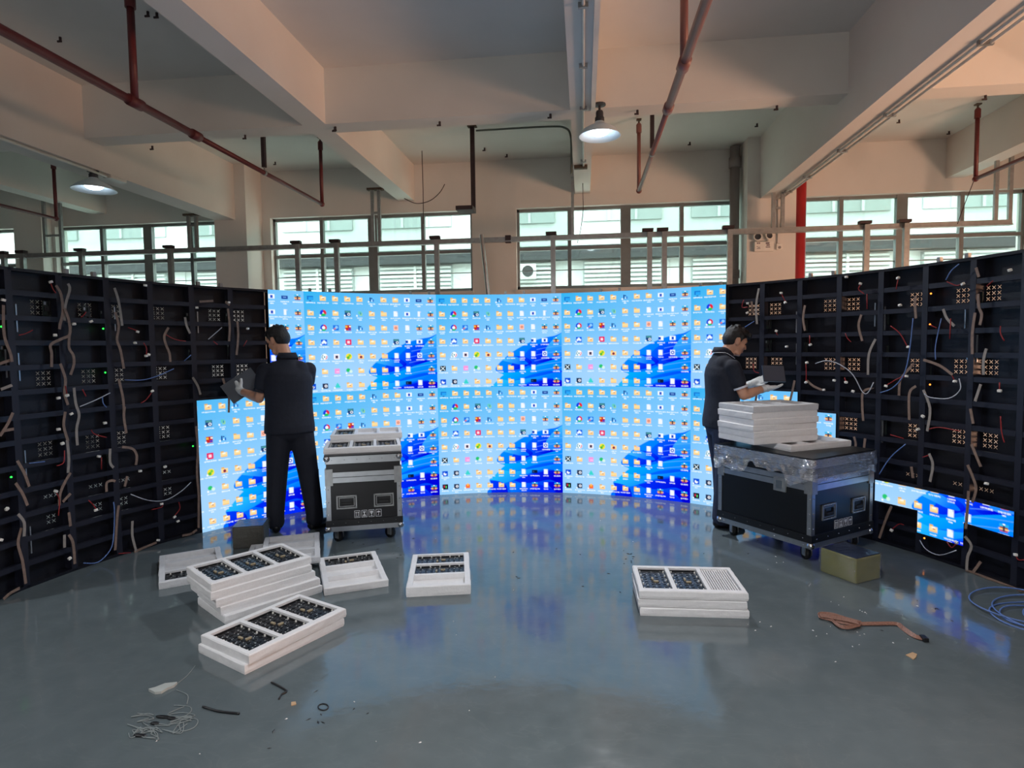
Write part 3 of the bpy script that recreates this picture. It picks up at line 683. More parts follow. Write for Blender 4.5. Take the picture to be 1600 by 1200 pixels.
wall = thing('led_video_wall', 'curved half-circle led video wall, lit in the middle and open black frames at both sides', 'video wall', (AX, AY, 0))
CD = .075
barmesh = MB().box(-CW/2+.018, CW/2-.018, .002, .03, -.017, .017).mesh('crossbar', M['bar'])
postmesh = MB().box(-.021, .021, .0, CD, 0, TOPZ).mesh('post', M['bar'])
vent_rows = [(1.50, (3, 3)), (4.50, (3, 3)), (7.5, (3, 3)), (9.55, (3, 1)), (10.55, (2, 2))]
rv = random.Random(11)
for k in range(-8, 24):
    a = col_angle(k)
    full = all(lit(k, r) for r in range(NR))
    vents = []
    if not full:
        for i, (vr, sz) in enumerate(vent_rows):
            if any(lit(k, r) for r in (int(vr-.35), int(vr+.35))): continue
            off = (.055 if (k+i//9) % 2 else -.07)+rv.uniform(-.012, .012)
            if k <= -5 or k >= 16: off = [.06, -.08, .07][k % 3]+rv.uniform(-.01, .01)
            vents.append((off, TOPZ-vr*RH, sz))
    mb = MB()
    if vents:
        xs = sorted({-CW/2, CW/2, *[round(o+s*q[0]*VP/2, 5) for o, z, q in vents for s in (-1, 1)]})
        zs = sorted({0, TOPZ, *[round(z+s*q[1]*VP/2, 5) for o, z, q in vents for s in (-1, 1)]})
        for xa, xb in zip(xs, xs[1:]):
            for za, zb in zip(zs, zs[1:]):
                xm, zm = (xa+xb)/2, (za+zb)/2
                if any(abs(xm-o) < q[0]*VP/2 and abs(zm-z) < q[1]*VP/2 for o, z, q in vents): continue
                mb.quad((xa, CD, za), (xb, CD, za), (xb, CD, zb), (xa, CD, zb))
    else:
        mb.quad((-CW/2, CD, 0), (CW/2, CD, 0), (CW/2, CD, TOPZ), (-CW/2, CD, TOPZ))
    mb.box(-CW/2, CW/2, 0, CD, TOPZ-.02, TOPZ).box(-CW/2, CW/2, 0, CD, 0, .02)
    cab = mb.build('cabinet_shell', M['frame'], wall, (AM*sin(a), AM*cos(a), 0), -a)
    for o, z, q in vents: put('vent_plate', VENTS[q], cab, (o, CD, z))
    for r in range(NR):
        if lit(k, r):
            trow = r if r < 6 else r-6
            put('led_module', MODS[(k % 4, trow)], cab, (0, 0, TOPZ-(r+.5)*RH))
        if not full and r > 0 and not (lit(k, r) and lit(k, r-1)):
            put('crossbar', barmesh, cab, (0, 0, TOPZ-r*RH))
    if not full: put('post', postmesh, cab, (-CW/2, 0, 0))
    if k in (23,): put('post', postmesh, cab, (CW/2, 0, 0))
    for x in ((-.09, .1) if k % 3 == 0 else ()):
        MB().box(x-.012, x+.012, .02, .05, TOPZ, TOPZ+.035).build('lug', M['steel'], cab)

# wiring hung on the open frames
def c4(x, y): return (x/3.721, 380+y/3.721)
def c5(x, y): return (x/3.721, 650+y/3.721)
def c6(x, y): return (1130+x/3.404, 380+y/3.404)
def c7(x, y): return (1130+x/3.404, 600+y/3.404)
def wpath(cv, pts, off):
    return curve([wall_pt(*cv(*p), off)-Vector((AX, AY, 0)) for p in pts], 4)
def tang(p): return Vector((p.y, -p.x, 0)).normalized()
RIB = [(c4, q) for q in [
 [(395,235),(405,270),(380,360),(375,450)], [(325,245),(355,300),(365,400),(350,470),(345,500)], [(375,380),(400,450),(405,530),(360,555),(295,590),(300,640),(300,720)],
 [(410,480),(400,600),(425,650),(430,700),(410,765)], [(665,260),(685,320),(700,400),(710,480)], [(670,400),(690,480),(680,560),(700,620),(720,730)], [(690,790),(715,900),(720,980)],
 [(725,950),(720,1010),(735,1105)], [(1075,430),(1085,480),(1105,525)], [(1325,380),(1335,480),(1332,570)], [(1380,455),(1385,540),(1375,650)], [(980,490),(955,540),(965,590),(985,640),(990,690)],
 [(1120,780),(1150,830),(1165,880)], [(1295,785),(1310,830),(1330,880),(1330,985)], [(20,360),(20,480),(30,560),(60,640),(70,690)], [(0,700),(60,680)], [(5,850),(70,825)], [(75,985),(45,1050),(0,1120)],
 [(25,1090),(80,1080)], [(350,700),(380,790),(375,870),(395,940)], [(430,840),(440,930),(460,1000),(445,1080),(450,1175)], [(380,980),(370,1060),(395,1150)], [(1160,340),(1240,335)], [(1310,340),(1335,360)]]]
RIB += [(c5, q) for q in [
 [(390,140),(400,250),(395,330)], [(410,330),(380,380),(350,450),(345,520)], [(410,450),(365,500)], [(400,560),(410,640)], [(375,690),(375,765)], [(400,690),(425,740),(435,860)], [(100,260),(140,330),(170,410)],
 [(90,390),(130,450),(160,520)], [(105,570),(140,620),(140,700)], [(125,650),(105,740),(130,840),(150,975)], [(115,1000),(60,1030),(20,1065)], [(690,520),(680,600),(670,780)], [(640,190),(640,270),(660,300)],
 [(710,180),(770,190),(795,230),(790,285)], [(620,440),(620,390),(650,375),(670,380)], [(740,350),(725,410)], [(770,610),(770,700),(795,795)], [(1140,60),(1150,200),(1145,330),(1155,450),(1155,530),(1155,650)],
 [(1145,660),(1110,685),(1060,695)], [(780,790),(850,760),(910,735)]]]
RIB += [(c6, q) for q in [
 [(190,240),(175,330),(180,430)], [(150,310),(160,370)], [(435,330),(425,400),(435,465)], [(735,380),(720,440),(740,520)], [(810,510),(775,590),(770,700)], [(1340,370),(1325,480),(1325,590)], [(1355,270),(1360,340),(1375,380),(1365,435)],
 [(1345,130),(1360,180)], [(1400,560),(1385,620),(1385,700)], [(1065,620),(1150,650),(1220,700)], [(1015,640),(960,700),(940,740),(935,810)], [(1025,760),(990,800),(990,940)], [(1065,780),(1100,880),(1085,1000)],
 [(800,770),(745,790),(740,870),(745,945)], [(380,730),(365,800),(345,885)], [(180,790),(170,855)], [(1370,750),(1340,840)], [(1315,880),(1330,960)], [(1025,280),(1020,320),(1025,400)], [(445,730),(480,760),(525,780)],
 [(1170,350),(1190,400),(1230,440)], [(420,850),(425,900)]]]
RIB += [(c7, q) for q in [
 [(695,280),(705,320),(695,370)], [(755,290),(745,375)], [(1095,370),(1115,430),(1100,520)], [(1300,430),(1330,500),(1345,560),(1325,630)], [(1000,440),(1010,500)], [(1305,570),(1300,650),(1290,770)],
 [(1285,810),(1320,860),(1300,920),(1295,990)], [(1370,945),(1330,1000)], [(895,650),(865,720),(830,820)], [(1320,320),(1370,440)]]]
for i, (cv, q) in enumerate(RIB):
    p = wpath(cv, q, .032+.006*(i % 3))
    MB().ribbon(p, [tang(v)*1.0+Vector((0, 0, .25)) for v in p], .018, .003).build('ribbon_cable', M['ribbon' if i % 4 else 'ribbon2'], wall)
RED = [(c4, q) for q in [[(110,535),(150,525),(190,505)], [(500,400),(485,420),(470,430)], [(835,580),(852,610),(850,650)], [(960,530),(1020,560),(1080,570)], [(1240,570),(1265,590)], [(480,850),(490,870),(500,890)], [(530,1085),(550,1110),(620,1130)],
 [(380,830),(390,880)], [(745,490),(800,510)], [(295,235),(310,270),(325,290)], [(880,870),(850,910),(820,930)], [(1435,565),(1415,600)]]]
RED += [(c5, q) for q in [[(325,440),(345,490),(340,580)], [(515,490),(545,520),(560,545)], [(330,290),(370,270),(375,200)], [(690,800),(760,795)], [(880,545),(940,530),(945,512)], [(1015,580),(1045,540),(1040,500)], [(590,240),(590,310)]]]
RED += [(c6, q) for q in [[(730,220),(720,245),(750,270)], [(310,270),(330,310)], [(650,480),(660,505),(680,525)], [(890,440),(940,480),(980,550)], [(1190,205),(1240,225),(1270,215)], [(1100,435),(1135,450)], [(1210,400),(1205,510)],
 [(1475,440),(1475,480),(1495,520)], [(1435,200),(1400,230)], [(280,470),(290,490)], [(460,490),(460,540)], [(110,300),(100,340),(130,340)], [(870,755),(930,720),(965,710)], [(1090,990),(1150,980),(1260,1000)], [(1210,690),(1230,730)],
 [(1470,740),(1470,790)], [(1475,920),(1480,1000),(1495,1060)], [(645,715),(655,740)], [(440,640),(442,700),(440,740)], [(930,190),(920,245)], [(765,270),(765,350)], [(160,640),(165,680),(190,690)]]]
RED += [(c7, q) for q in [[(895,775),(935,745),(960,750)], [(1190,840),(1215,870),(1240,850)], [(1555,910),(1570,935),(1600,935)], [(1060,390),(1090,380)], [(890,270),(960,290)]]]
for i, (cv, q) in enumerate(RED):
    MB().tube(wpath(cv, q, .04), .0036, 6).build('power_wire', M['redwire'], wall, smooth=True)
BLU = [(c4, q) for q in [[(465,950),(560,910),(640,870)], [(595,890),(600,930),(620,955)], [(725,795),(830,795),(920,770),(1010,730)], [(1210,560),(1250,525),(1290,490)], [(1070,685),(1110,650)]]]
BLU += [(c5, q) for q in [[(485,855),(570,850),(640,780),(660,700),(665,560),(660,500)], [(760,455),(860,490),(960,490),(1050,440),(1110,385)], [(170,275),(260,265)]]]
BLU += [(c6, q) for q in [[(1185,195),(1210,150),(1255,110)], [(490,640),(550,625),(620,645),(690,700),(740,790),(770,795),(800,740)], [(835,795),(900,770),(960,700),(990,580),(1010,400)], [(1130,620),(1130,540),(1160,400)],
 [(1070,800),(1100,820),(1200,825),(1260,780),(1255,720)], [(110,450),(165,415)]]]
BLU += [(c7, q) for q in [[(830,480),(890,390),(970,320)], [(1045,830),(1080,880),(1150,910),(1240,885)]]]
for i, (cv, q) in enumerate(BLU):
    MB().tube(wpath(cv, q, .05), .0036, 6).build('network_cable', M['bluewire' if i % 3 else 'whitewire'], wall, smooth=True)
conn = MB().bevbox(-.011, .011, -.008, .008, -.008, .008, .002).box(-.006, .006, -.01, -.008, -.005, .005).mesh('connector', M['connector'])
CON = [c4(*p) for p in [(295,225),(430,470),(320,535),(530,455),(800,515),(785,580),(850,655),(864,648),(885,860),(390,885),(340,900),(415,993),(610,1045),(340,1082),(20,330),(845,245),(1440,497),(1330,345),(1145,375)]]
CON += [c5(*p) for p in [(575,235),(960,295),(815,320),(325,437),(40,540),(5,720),(558,547),(940,512),(1015,587),(1035,612),(405,828),(920,722),(363,160)]]
CON += [c6(*p) for p in [(730,215),(930,185),(655,180),(330,315),(308,265),(130,320),(127,370),(282,467),(337,550),(463,540),(445,635),(440,740),(590,730),(653,740),(940,330),(865,760),(975,707),(1232,735),(1275,217),(1525,143),(1035,990),(690,788),(985,552),(1470,785),(535,780)]]
CON += [c7(*p) for p in [(895,778),(1240,842),(1555,908),(1400,530),(1062,172)]]
for i, (x, y) in enumerate(CON):
    p = wall_pt(x, y, .045)-Vector((AX, AY, 0))
    o = put('connector', conn, wall, p); o.rotation_euler = (random.uniform(-.4, .4), random.uniform(-.5, .5), -atan2(p.x, p.y)+random.uniform(-.4, .4))
card = MB().box(-.028, .028, -.004, .0, -.05, .05, 0).box(-.02, .004, -.016, -.004, -.02, .015, 1).box(.008, .022, -.012, -.004, -.045, .045, 1).box(-.024, -.012, -.014, -.004, .024, .044, 2).mesh('receiver_card', [M['pcbgreen'], M['ledside'], M['alu']])
for cv, p in [(c4, q) for q in [(605,430),(622,660),(1100,440),(1115,650),(345,655),(500,410),(1340,620),(1330,440),(620,500),(20,640),(270,380)]]+[(c5, q) for q in [(90,230),(640,230),(690,560)]]+[(c6, q) for q in [(1090,190),(1088,400),(1088,545),(1088,690),(240,425),(240,545),(432,440),(432,560),(862,400),(862,580),(850,980),(1360,300),(1320,640)]]:
    q = wall_pt(*cv(*p), -.045)-Vector((AX, AY, 0)); o = put('receiver_card', card, wall, q); o.rotation_euler = (0, 0, -atan2(q.x, q.y))
strip = MB().box(-.004, .004, -.003, .003, -.09, .09).mesh('light_gap_strip', M['alu'])  # pale strips stand in for light showing through gaps between cabinets
for cv, p in [(c4, (95, 435)), (c4, (110, 720)), (c4, (35, 700)), (c4, (1150, 460)), (c4, (667, 440)), (c5, (148, 280)), (c5, (178, 720)), (c6, (390, 420)), (c6, (808, 380)), (c6, (1288, 400)), (c6, (390, 590)), (c6, (860, 400)), (c6, (1350, 560)), (c7, (848, 250))]:
    q = wall_pt(*cv(*p), -.02)-Vector((AX, AY, 0)); o = put('light_gap_strip', strip, wall, q); o.rotation_euler = (0, 0, -atan2(q.x, q.y))
led = MB().sphere((0, 0, 0), .006, 8, 6)
gl, og = led.mesh('indicator_light', M['greenled']), led.mesh('indicator_light', M['orangeled'])
for me, cv, p in [(gl, c4, (600,497)), (gl, c4, (612,752)), (gl, c4, (8,485)), (gl, c5, (65,355)), (gl, c5, (1122,175)), (og, c6, (1105,268)), (og, c6, (1100,432)), (og, c6, (1100,752)), (og, c7, (1070,820))]:
    put('indicator_light', me, wall, wall_pt(*cv(*p), .0)-Vector((AX, AY, 0)))

# ================================================================== FOAM TRAYS AND LOOSE MODULES
def tray_mesh(T, L=.60, W=.40, wob=0.0, grooves=False, seed=0):
    rg = random.Random(seed); mb = MB(); px_, py_ = .166, .326; dep = min(.032, T*.75); c = .005
    xs = [-L/2+c]; 
    for cx in (-.19, 0, .19): xs += [cx-px_/2, cx+px_/2]
    xs.append(L/2-c); ys = [-W/2+c, -py_/2, py_/2, W/2-c]
    for i in range(len(xs)-1):
        for j in range(3):
            if i % 2 == 1 and j == 1:
                a, b, y0, y1 = xs[i], xs[i+1], ys[1], ys[2]; z0, z1 = T-dep, T
                mb.quad((a,y0,z0),(b,y0,z0),(b,y1,z0),(a,y1,z0))
                mb.quad((a,y0,z0),(a,y1,z0),(a,y1,z1),(a,y0,z1)); mb.quad((b,y1,z0),(b,y0,z0),(b,y0,z1),(b,y1,z1))
                mb.quad((b,y0,z0),(a,y0,z0),(a,y0,z1),(b,y0,z1)); mb.quad((a,y1,z0),(b,y1,z0),(b,y1,z1),(a,y1,z1))
                if grooves and i == 5:
                    for q in range(11): mb.box(a+.008+q*.0142, a+.015+q*.0142, y0, y1, z0, z1-.006)
            else: mb.quad((xs[i],ys[j],T),(xs[i+1],ys[j],T),(xs[i+1],ys[j+1],T),(xs[i],ys[j+1],T))
    # chamfered, slightly uneven sides
    n = 10; per = []
    for (xa, ya), (xb, yb) in [((-1,-1),(1,-1)),((1,-1),(1,1)),((1,1),(-1,1)),((-1,1),(-1,-1))]:
        for q in range(n): per.append((xa+(xb-xa)*q/n, ya+(yb-ya)*q/n))
    lv = [(0, 0), (c, T-c), (0, T-c), (c, T)]
    rings = []
    for kx, (ins, z) in enumerate([(0.002, 0), (0, T*.3), (0, T-c), (c, T)]):
        ring = []
        for (a, b) in per:
            d = rg.uniform(-wob, wob) if 0 < kx < 3 else 0
            ring.append((a*(L/2-ins+d), b*(W/2-ins+d), z))
        rings.append(ring)
    vs = [p for r in rings for p in r]; m = len(per)
    fs = [(r*m+i, r*m+(i+1) % m, (r+1)*m+(i+1) % m, (r+1)*m+i) for r in range(3) for i in range(m)]
    fs.append(tuple(range(m-1, -1, -1)))
    mb.add(vs, fs); return mb
TRAYS = [tray_mesh(.047, wob=.0015, seed=s).mesh('foam_tray', M['foam']) for s in range(3)]
TRAYG = tray_mesh(.047, wob=.0015, grooves=True, seed=5).mesh('foam_tray', M['foam'])
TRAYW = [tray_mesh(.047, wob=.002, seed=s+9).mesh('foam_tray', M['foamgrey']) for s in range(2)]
TRAYD = tray_mesh(.064, wob=.0015, seed=4).mesh('foam_tray', M['foam'])

def pcb_material():
    m = bpy.data.materials.new('populated_circuit_board'); m.use_nodes = True; nt = m.node_tree; b = nt.nodes['Principled BSDF']
    tc = nt.nodes.new('ShaderNodeTexCoord'); vo = nt.nodes.new('ShaderNodeTexVoronoi'); vo.inputs['Scale'].default_value = 62; vo.distance = 'MANHATTAN'
    nz = nt.nodes.new('ShaderNodeTexNoise'); nz.inputs['Scale'].default_value = 30; nz.inputs['Detail'].default_value = 4
    r1 = nt.nodes.new('ShaderNodeValToRGB'); e = r1.color_ramp.elements
    e[0].position = .30; e[0].color = (.62, .63, .62, 1); e[1].position = .40; e[1].color = (.010, .011, .014, 1)
    r2 = nt.nodes.new('ShaderNodeValToRGB'); r2.color_ramp.elements[0].position = .34; r2.color_ramp.elements[1].position = .42
    mx = nt.nodes.new('ShaderNodeMix'); mx.data_type = 'RGBA'
    nt.links.new(tc.outputs['Object'], vo.inputs['Vector']); nt.links.new(tc.outputs['Object'], nz.inputs['Vector'])
    nt.links.new(vo.outputs['Distance'], r1.inputs['Fac']); nt.links.new(nz.outputs['Fac'], r2.inputs['Fac'])
    nt.links.new(r2.outputs['Color'], mx.inputs[0]); mx.inputs[6].default_value = (.010, .011, .014, 1)
    nt.links.new(r1.outputs['Color'], mx.inputs[7]); nt.links.new(mx.outputs[2], b.inputs['Base Color'])
    b.inputs['Roughness'].default_value = .35; return m
M['pcb'] = pcb_material()
M['gold'] = mat('beige_part', (176, 160, 130), .5, var=.1)
_bd = MB().box(-.080, .080, -.160, .160, 0, .012).mesh('board', M['pcb'])
_rim = MB()
for s in (-1, 1):
    _rim.box(s*.078-.003, s*.078+.003, -.16, .16, .012, .019).box(-.08, .08, s*.158-.003, s*.158+.003, .012, .019)
_rim = _rim.mesh('rim', M['black'])
_con = MB().bevbox(-.006, .006, -.015, .015, .012, .022, .002).mesh('socket', M['gold'])
_std = MB()
for s in (-1, 1):
    for q in range(5): _std.box(s*.071-.0035, s*.071+.0035, -.13+q*.065-.0035, -.13+q*.065+.0035, .012, .022)
_std = _std.mesh('studs', M['connector'])
_ic = MB()
for i in range(4):
    for j in range(8): _ic.box(-.055+i*.034, -.039+i*.034, -.135+j*.037, -.120+j*.037, .012, .0145)
_ic = _ic.mesh('chips', M['ledside'])
def pocket_module(loc, rotz, label, dims=0):
    t = thing('led_module', label, 'led module', loc, rotz, 'loose led modules in foam trays')
    put('board', _bd, t); put('rim', _rim, t); put('socket', _con, t, (-.008, .02, 0)); put('socket', _con, t, (.008, -.022, 0), pi/2)
    o = put('studs', _std, t); o['kind'] = 'stuff'; o = put('chips', _ic, t); o['kind'] = 'stuff'
def tray(me, c, z, yaw, label, group=None):
    return tag(put('foam_tray', me, None, (c[0], c[1], z), radians(yaw)), label, 'foam tray', group)
def mods(c, z, T, yaw, slots, where):
    a = radians(yaw)
    for s, word in slots:
        x = (-.19, 0, .19)[s]
        pocket_module((c[0]+x*cos(a), c[1]+x*sin(a), z+T-.032+.001), a, 'black led module in the %s pocket of %s' % (word, where))
T = .047
# low stack in front
c = (-1.63, 2.975)
tray(TRAYS[0], (c[0]-.012, c[1]-.008), 0, 63.2, 'lower foam tray of the two-high stack nearest the camera', 'trays of the front stack')
tray(TRAYS[1], c, T, 64.3, 'upper foam tray with three modules on the stack nearest the camera', 'trays of the front stack')
mods(c, T, T, 64.3, [(0, 'nearest'), (1, 'middle'), (2, 'farthest')], 'the front low stack')
# tall stack behind it
c = (-2.05, 3.45)
names = ['bottom', 'second from bottom', 'middle', 'second from top', 'top']
offs = [(.06, .01, 54), (.045, .02, 51.5), (.02, .005, 53.2), (.004, -.008, 52.2), (0, 0, 52.7)]
for i, (dx, dy, yw) in enumerate(offs):
    tray(TRAYS[i % 3], (c[0]+dx, c[1]+dy), i*T, yw, '%s white foam tray of the tall five-high stack on the left' % names[i], 'trays of the tall left stack')
mods(c, 4*T, T, 52.7, [(0, 'nearest'), (1, 'middle'), (2, 'farthest')], 'the tall left stack')
# stack on the right
c = (.60, 3.625)
for i, (dx, dy, yw) in enumerate([(.004, .0, 1.4), (-.004, .003, .6), (0, 0, 1.2)]):
    tray(TRAYG if i == 2 else TRAYS[i], (c[0]+dx, c[1]+dy), i*.05, yw, ['bottom', 'middle', 'top'][i]+' foam tray of the three-high stack right of the floor centre', 'trays of the right floor stack')
mods(c, .10, T, 1.2, [(0, 'left'), (1, 'middle')], 'the right floor stack')
# single trays
tray(TRAYW[0], (-2.745, 3.885), 0, -53.5, 'pale grey foam tray lying alone at the far left beside the frames')
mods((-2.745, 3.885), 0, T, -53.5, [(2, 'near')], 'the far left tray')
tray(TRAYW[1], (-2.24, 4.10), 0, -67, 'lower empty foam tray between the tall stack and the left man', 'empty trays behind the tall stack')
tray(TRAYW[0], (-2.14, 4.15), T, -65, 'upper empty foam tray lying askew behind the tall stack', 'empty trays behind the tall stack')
tray(TRAYS[2], (-1.575, 3.885), 0, -62.6, 'foam tray with one module on the floor before the left flight case')
mods((-1.575, 3.885), 0, T, -62.6, [(0, 'far')], 'the tray before the left flight case')
tray(TRAYD, (-.963, 3.885), 0, -78, 'thick foam tray with two modules alone near the floor centre')
mods((-.963, 3.885), 0, .064, -78, [(0, 'far'), (1, 'middle')], 'the tray near the floor centre')

# ================================================================== FLIGHT CASES
HZ = .71
wheel = MB().tube([(-.016, 0, .045), (.016, 0, .045)], .045, 18).mesh('wheel', M['rubber'], True)
fork = MB().box(-.028, -.020, -.02, .02, .03, .10).box(.020, .028, -.02, .02, .03, .10).box(-.04, .04, -.04, .04, .095, .104).tube([(-.03, 0, .045), (.03, 0, .045)], .008, 8).mesh('fork', M['steel'])
def ring(mb, cx, cz, w, h, t, y, dy=.004):
    mb.box(cx-w/2, cx+w/2, y-dy, y, cz+h/2-t, cz+h/2).box(cx-w/2, cx+w/2, y-dy, y, cz-h/2, cz-h/2+t)
    mb.box(cx-w/2, cx-w/2+t, y-dy, y, cz-h/2, cz+h/2).box(cx+w/2-t, cx+w/2, y-dy, y, cz-h/2, cz+h/2)
def flight_case(loc, yaw, W, D, label, zs=1.0):
    t = thing('flight_case', label, 'flight case', loc, radians(yaw)); t.scale = (1, 1, zs)
    Al = M['alu']
    MB().box(.006, W-.006, .006, D-.006, .16, .50).build('body', M['caseblack'], t)
    MB().box(.006, W-.006, .006, D-.006, .505, HZ-.012).build('lid', M['caseblack'], t)
    MB().box(-.006, W+.006, -.006, D+.006, .145, .195).build('skirt', M['black'], t)
    MB().box(0, W, 0, D, .105, .145).build('base_rail', Al, t)
    MB().box(-.006, W+.006, -.006, D+.006, HZ-.012, HZ).build('top_board', M['black'], t)
    def strip(x0, x1, y0, y1, z0, z1): MB().box(x0, x1, y0, y1, z0, z1).build('edge_strip', Al, t)
    for z0, z1 in ((.640, HZ-.012), (.535, .572), (.490, .530)):
        strip(0, W, 0, .006, z0, z1); strip(0, W, D-.006, D, z0, z1); strip(0, .006, 0, D, z0, z1); strip(W-.006, W, 0, D, z0, z1)
    for x in (0, W):
        for y in (0, D):
            sx = 1 if x == 0 else -1; sy = 1 if y == 0 else -1
            a, b = sorted((x, x+sx*.036)); c_, d = sorted((y, y+sy*.036)); e, f = sorted((x, x+sx*.004)); g_, h = sorted((y, y+sy*.004))
            MB().box(a, b, g_, h, .195, .50).box(e, f, c_, d, .195, .50).build('corner_strip', Al, t)
            MB().sphere((x+sx*.012, y+sy*.012, .125), .027, 12, 8).build('ball_corner', M['chrome'], t, smooth=True)
            MB().sphere((x+sx*.014, y+sy*.014, HZ-.029), .028, 12, 8).build('ball_corner', M['chrome'], t, smooth=True)
            cm = MB().box(min(x, x+sx*.055)-.003*(sx > 0), max(x, x+sx*.055)+.003*(sx < 0), min(y, y+sy*.006)-.004, max(y, y+sy*.006)+.004, .47, .60)
            cm.box(min(x, x+sx*.006)-.004, max(x, x+sx*.006)+.004, min(y, y+sy*.055)-.003, max(y, y+sy*.055)+.003, .47, .60).build('corner_brace', M['steel'], t)
            q = put('caster', fork, t, (x+sx*.085, y+sy*.09, 0), random.uniform(-.8, .8)); put('wheel', wheel, q, (0, .015, 0))
    # rivets, joined: a few pixels in all
    rv_ = MB()
    for z in (.24, .34, .44):
        for x in (.018, W-.018): rv_.sphere((x, -.001, z), .005, 6, 4)
    for q in range(6): rv_.sphere((.05+q*(W-.1)/5, -.007, .17), .004, 6, 4); rv_.sphere((.05+q*(W-.1)/5, -.001, .67), .004, 6, 4)
    for q in range(7): rv_.sphere((-.007, .06+q*(D-.12)/6, .17), .004, 6, 4); rv_.sphere((-.001, .06+q*(D-.12)/6, .125), .004, 6, 4)
    for z in (.24, .34, .44):
        for y in (.018, D-.018): rv_.sphere((-.001, y, z), .005, 6, 4)
    r_ = rv_.build('rivets', M['chrome'], t); r_['kind'] = 'stuff'
    # recessed handles on the end
    for cx in (.155*W/.58, W-.155*W/.58+.015):
        h = MB(); ring(h, cx, .335, .155, .105, .010, .004, .010); ring(h, cx, .335, .118, .072, .005, .004, .006)
        h.box(cx-.062, cx+.062, .003, .006, .295, .375, 1)
        for a in range(4):
            for s in (-1, 1): h.sphere((cx-.06+a*.04, -.006, .335+s*.046), .004, 6, 4)
        ho = h.build('recessed_handle', [M['steel'], M['caseblack']], t)
        MB().bevbox(cx-.04, cx+.04, -.012, .004, .312, .334, .005).box(cx-.05, cx-.042, -.006, .004, .31, .355).box(cx+.042, cx+.05, -.006, .004, .31, .355).build('grip', M['rubber'], ho)
    # printed handling marks: arrows, hourglass, glass, umbrella
    for n in range(4):
        cx = W*.40+n*.055; cz = .232; y = .0055; p = MB(); ring(p, cx, cz, .044, .058, .003, y+.0003, .0012)
        def bar(x0, x1, z0, z1): p.box(cx+x0, cx+x1, y-.001, y+.0003, cz+z0, cz+z1)
        if n == 0:
            for s in (-1, 1): bar(s*.008-.002, s*.008+.002, -.014, .012); bar(s*.008-.006, s*.008+.006, .010, .014); bar(s*.008-.003, s*.008+.003, .014, .018)
            bar(-.014, .014, -.020, -.017)
        elif n == 1:
            for a, w_ in enumerate((.012, .009, .005, .003, .005, .009, .012)): bar(-w_, w_, .014-a*.005, .018-a*.005)
            bar(-.014, .014, -.021, -.018)
        elif n == 2:
            for a, w_ in enumerate((.012, .012, .010, .006)): bar(-w_, w_, .014-a*.006, .019-a*.006)
            bar(-.0015, .0015, -.016, 0); bar(-.008, .008, -.020, -.016)
        else:
            for a, w_ in enumerate((.006, .010, .014)): bar(-w_, w_, .012-a*.004, .016-a*.004)
            bar(-.0015, .0015, -.016, .006); bar(-.008, 0, -.019, -.016)
        p.build('handling_mark', M['print'], t)
    # butterfly latch on the long side
    l = MB(); 
    l.box(-.010, .002, .20, .30, .45, .545)
    lo = l.build('latch', M['steel'], t); MB().box(-.016, -.010, .225, .275, .47, .525).build('latch_key', M['chrome'], lo)
    return t
flight_case((-2.0, 4.46, 0), 19.0, .58, .82, 'black flight case behind the left man, seen from its end with two handles')
ZR = 1.045
flight_case((1.55, 4.32, 0), 36.0, .72, .82, 'black flight case draped in clear plastic at the right', ZR)
# trays on the left case
ca = radians(19.0)
def on_case(o, a, x, y): return (o[0]+x*cos(a)-y*sin(a), o[1]+x*sin(a)+y*cos(a))
c = on_case((-2.0, 4.46), ca, .285, .25); tray(TRAYS[0], c, HZ+.001, 19.6, 'foam tray with three modules at the front of the left flight case lid')
mods(c, HZ+.001, T, 19.6, [(0, 'left'), (1, 'middle'), (2, 'right')], 'the front tray on the left case')
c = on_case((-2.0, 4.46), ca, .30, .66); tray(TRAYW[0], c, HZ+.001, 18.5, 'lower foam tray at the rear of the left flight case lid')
tray(TRAYS[1], on_case((-2.0, 4.46), ca, .31, .655), HZ+.001+T, 18.8, 'upper foam tray with one module at the rear of the left flight case')
c = on_case((-2.0, 4.46), ca, .31, .655); mods(c, HZ+.001+T, T, 18.8, [(0, 'left')], 'the rear tray on the left case')
# trays on the right case
tray(TRAYS[2], (1.665, 4.90), HZ*ZR+.001, 28, 'foam tray slid out to the right under the stack on the right flight case', 'trays on the right flight case')
for i in range(6):
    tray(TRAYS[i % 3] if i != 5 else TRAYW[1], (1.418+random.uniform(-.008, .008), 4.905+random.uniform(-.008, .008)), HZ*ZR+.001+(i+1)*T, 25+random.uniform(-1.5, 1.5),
         ['lowest', 'second lowest', 'third lowest', 'third highest', 'second highest', 'topmost'][i]+' foam tray of the leaning stack on the right flight case', 'trays on the right flight case')

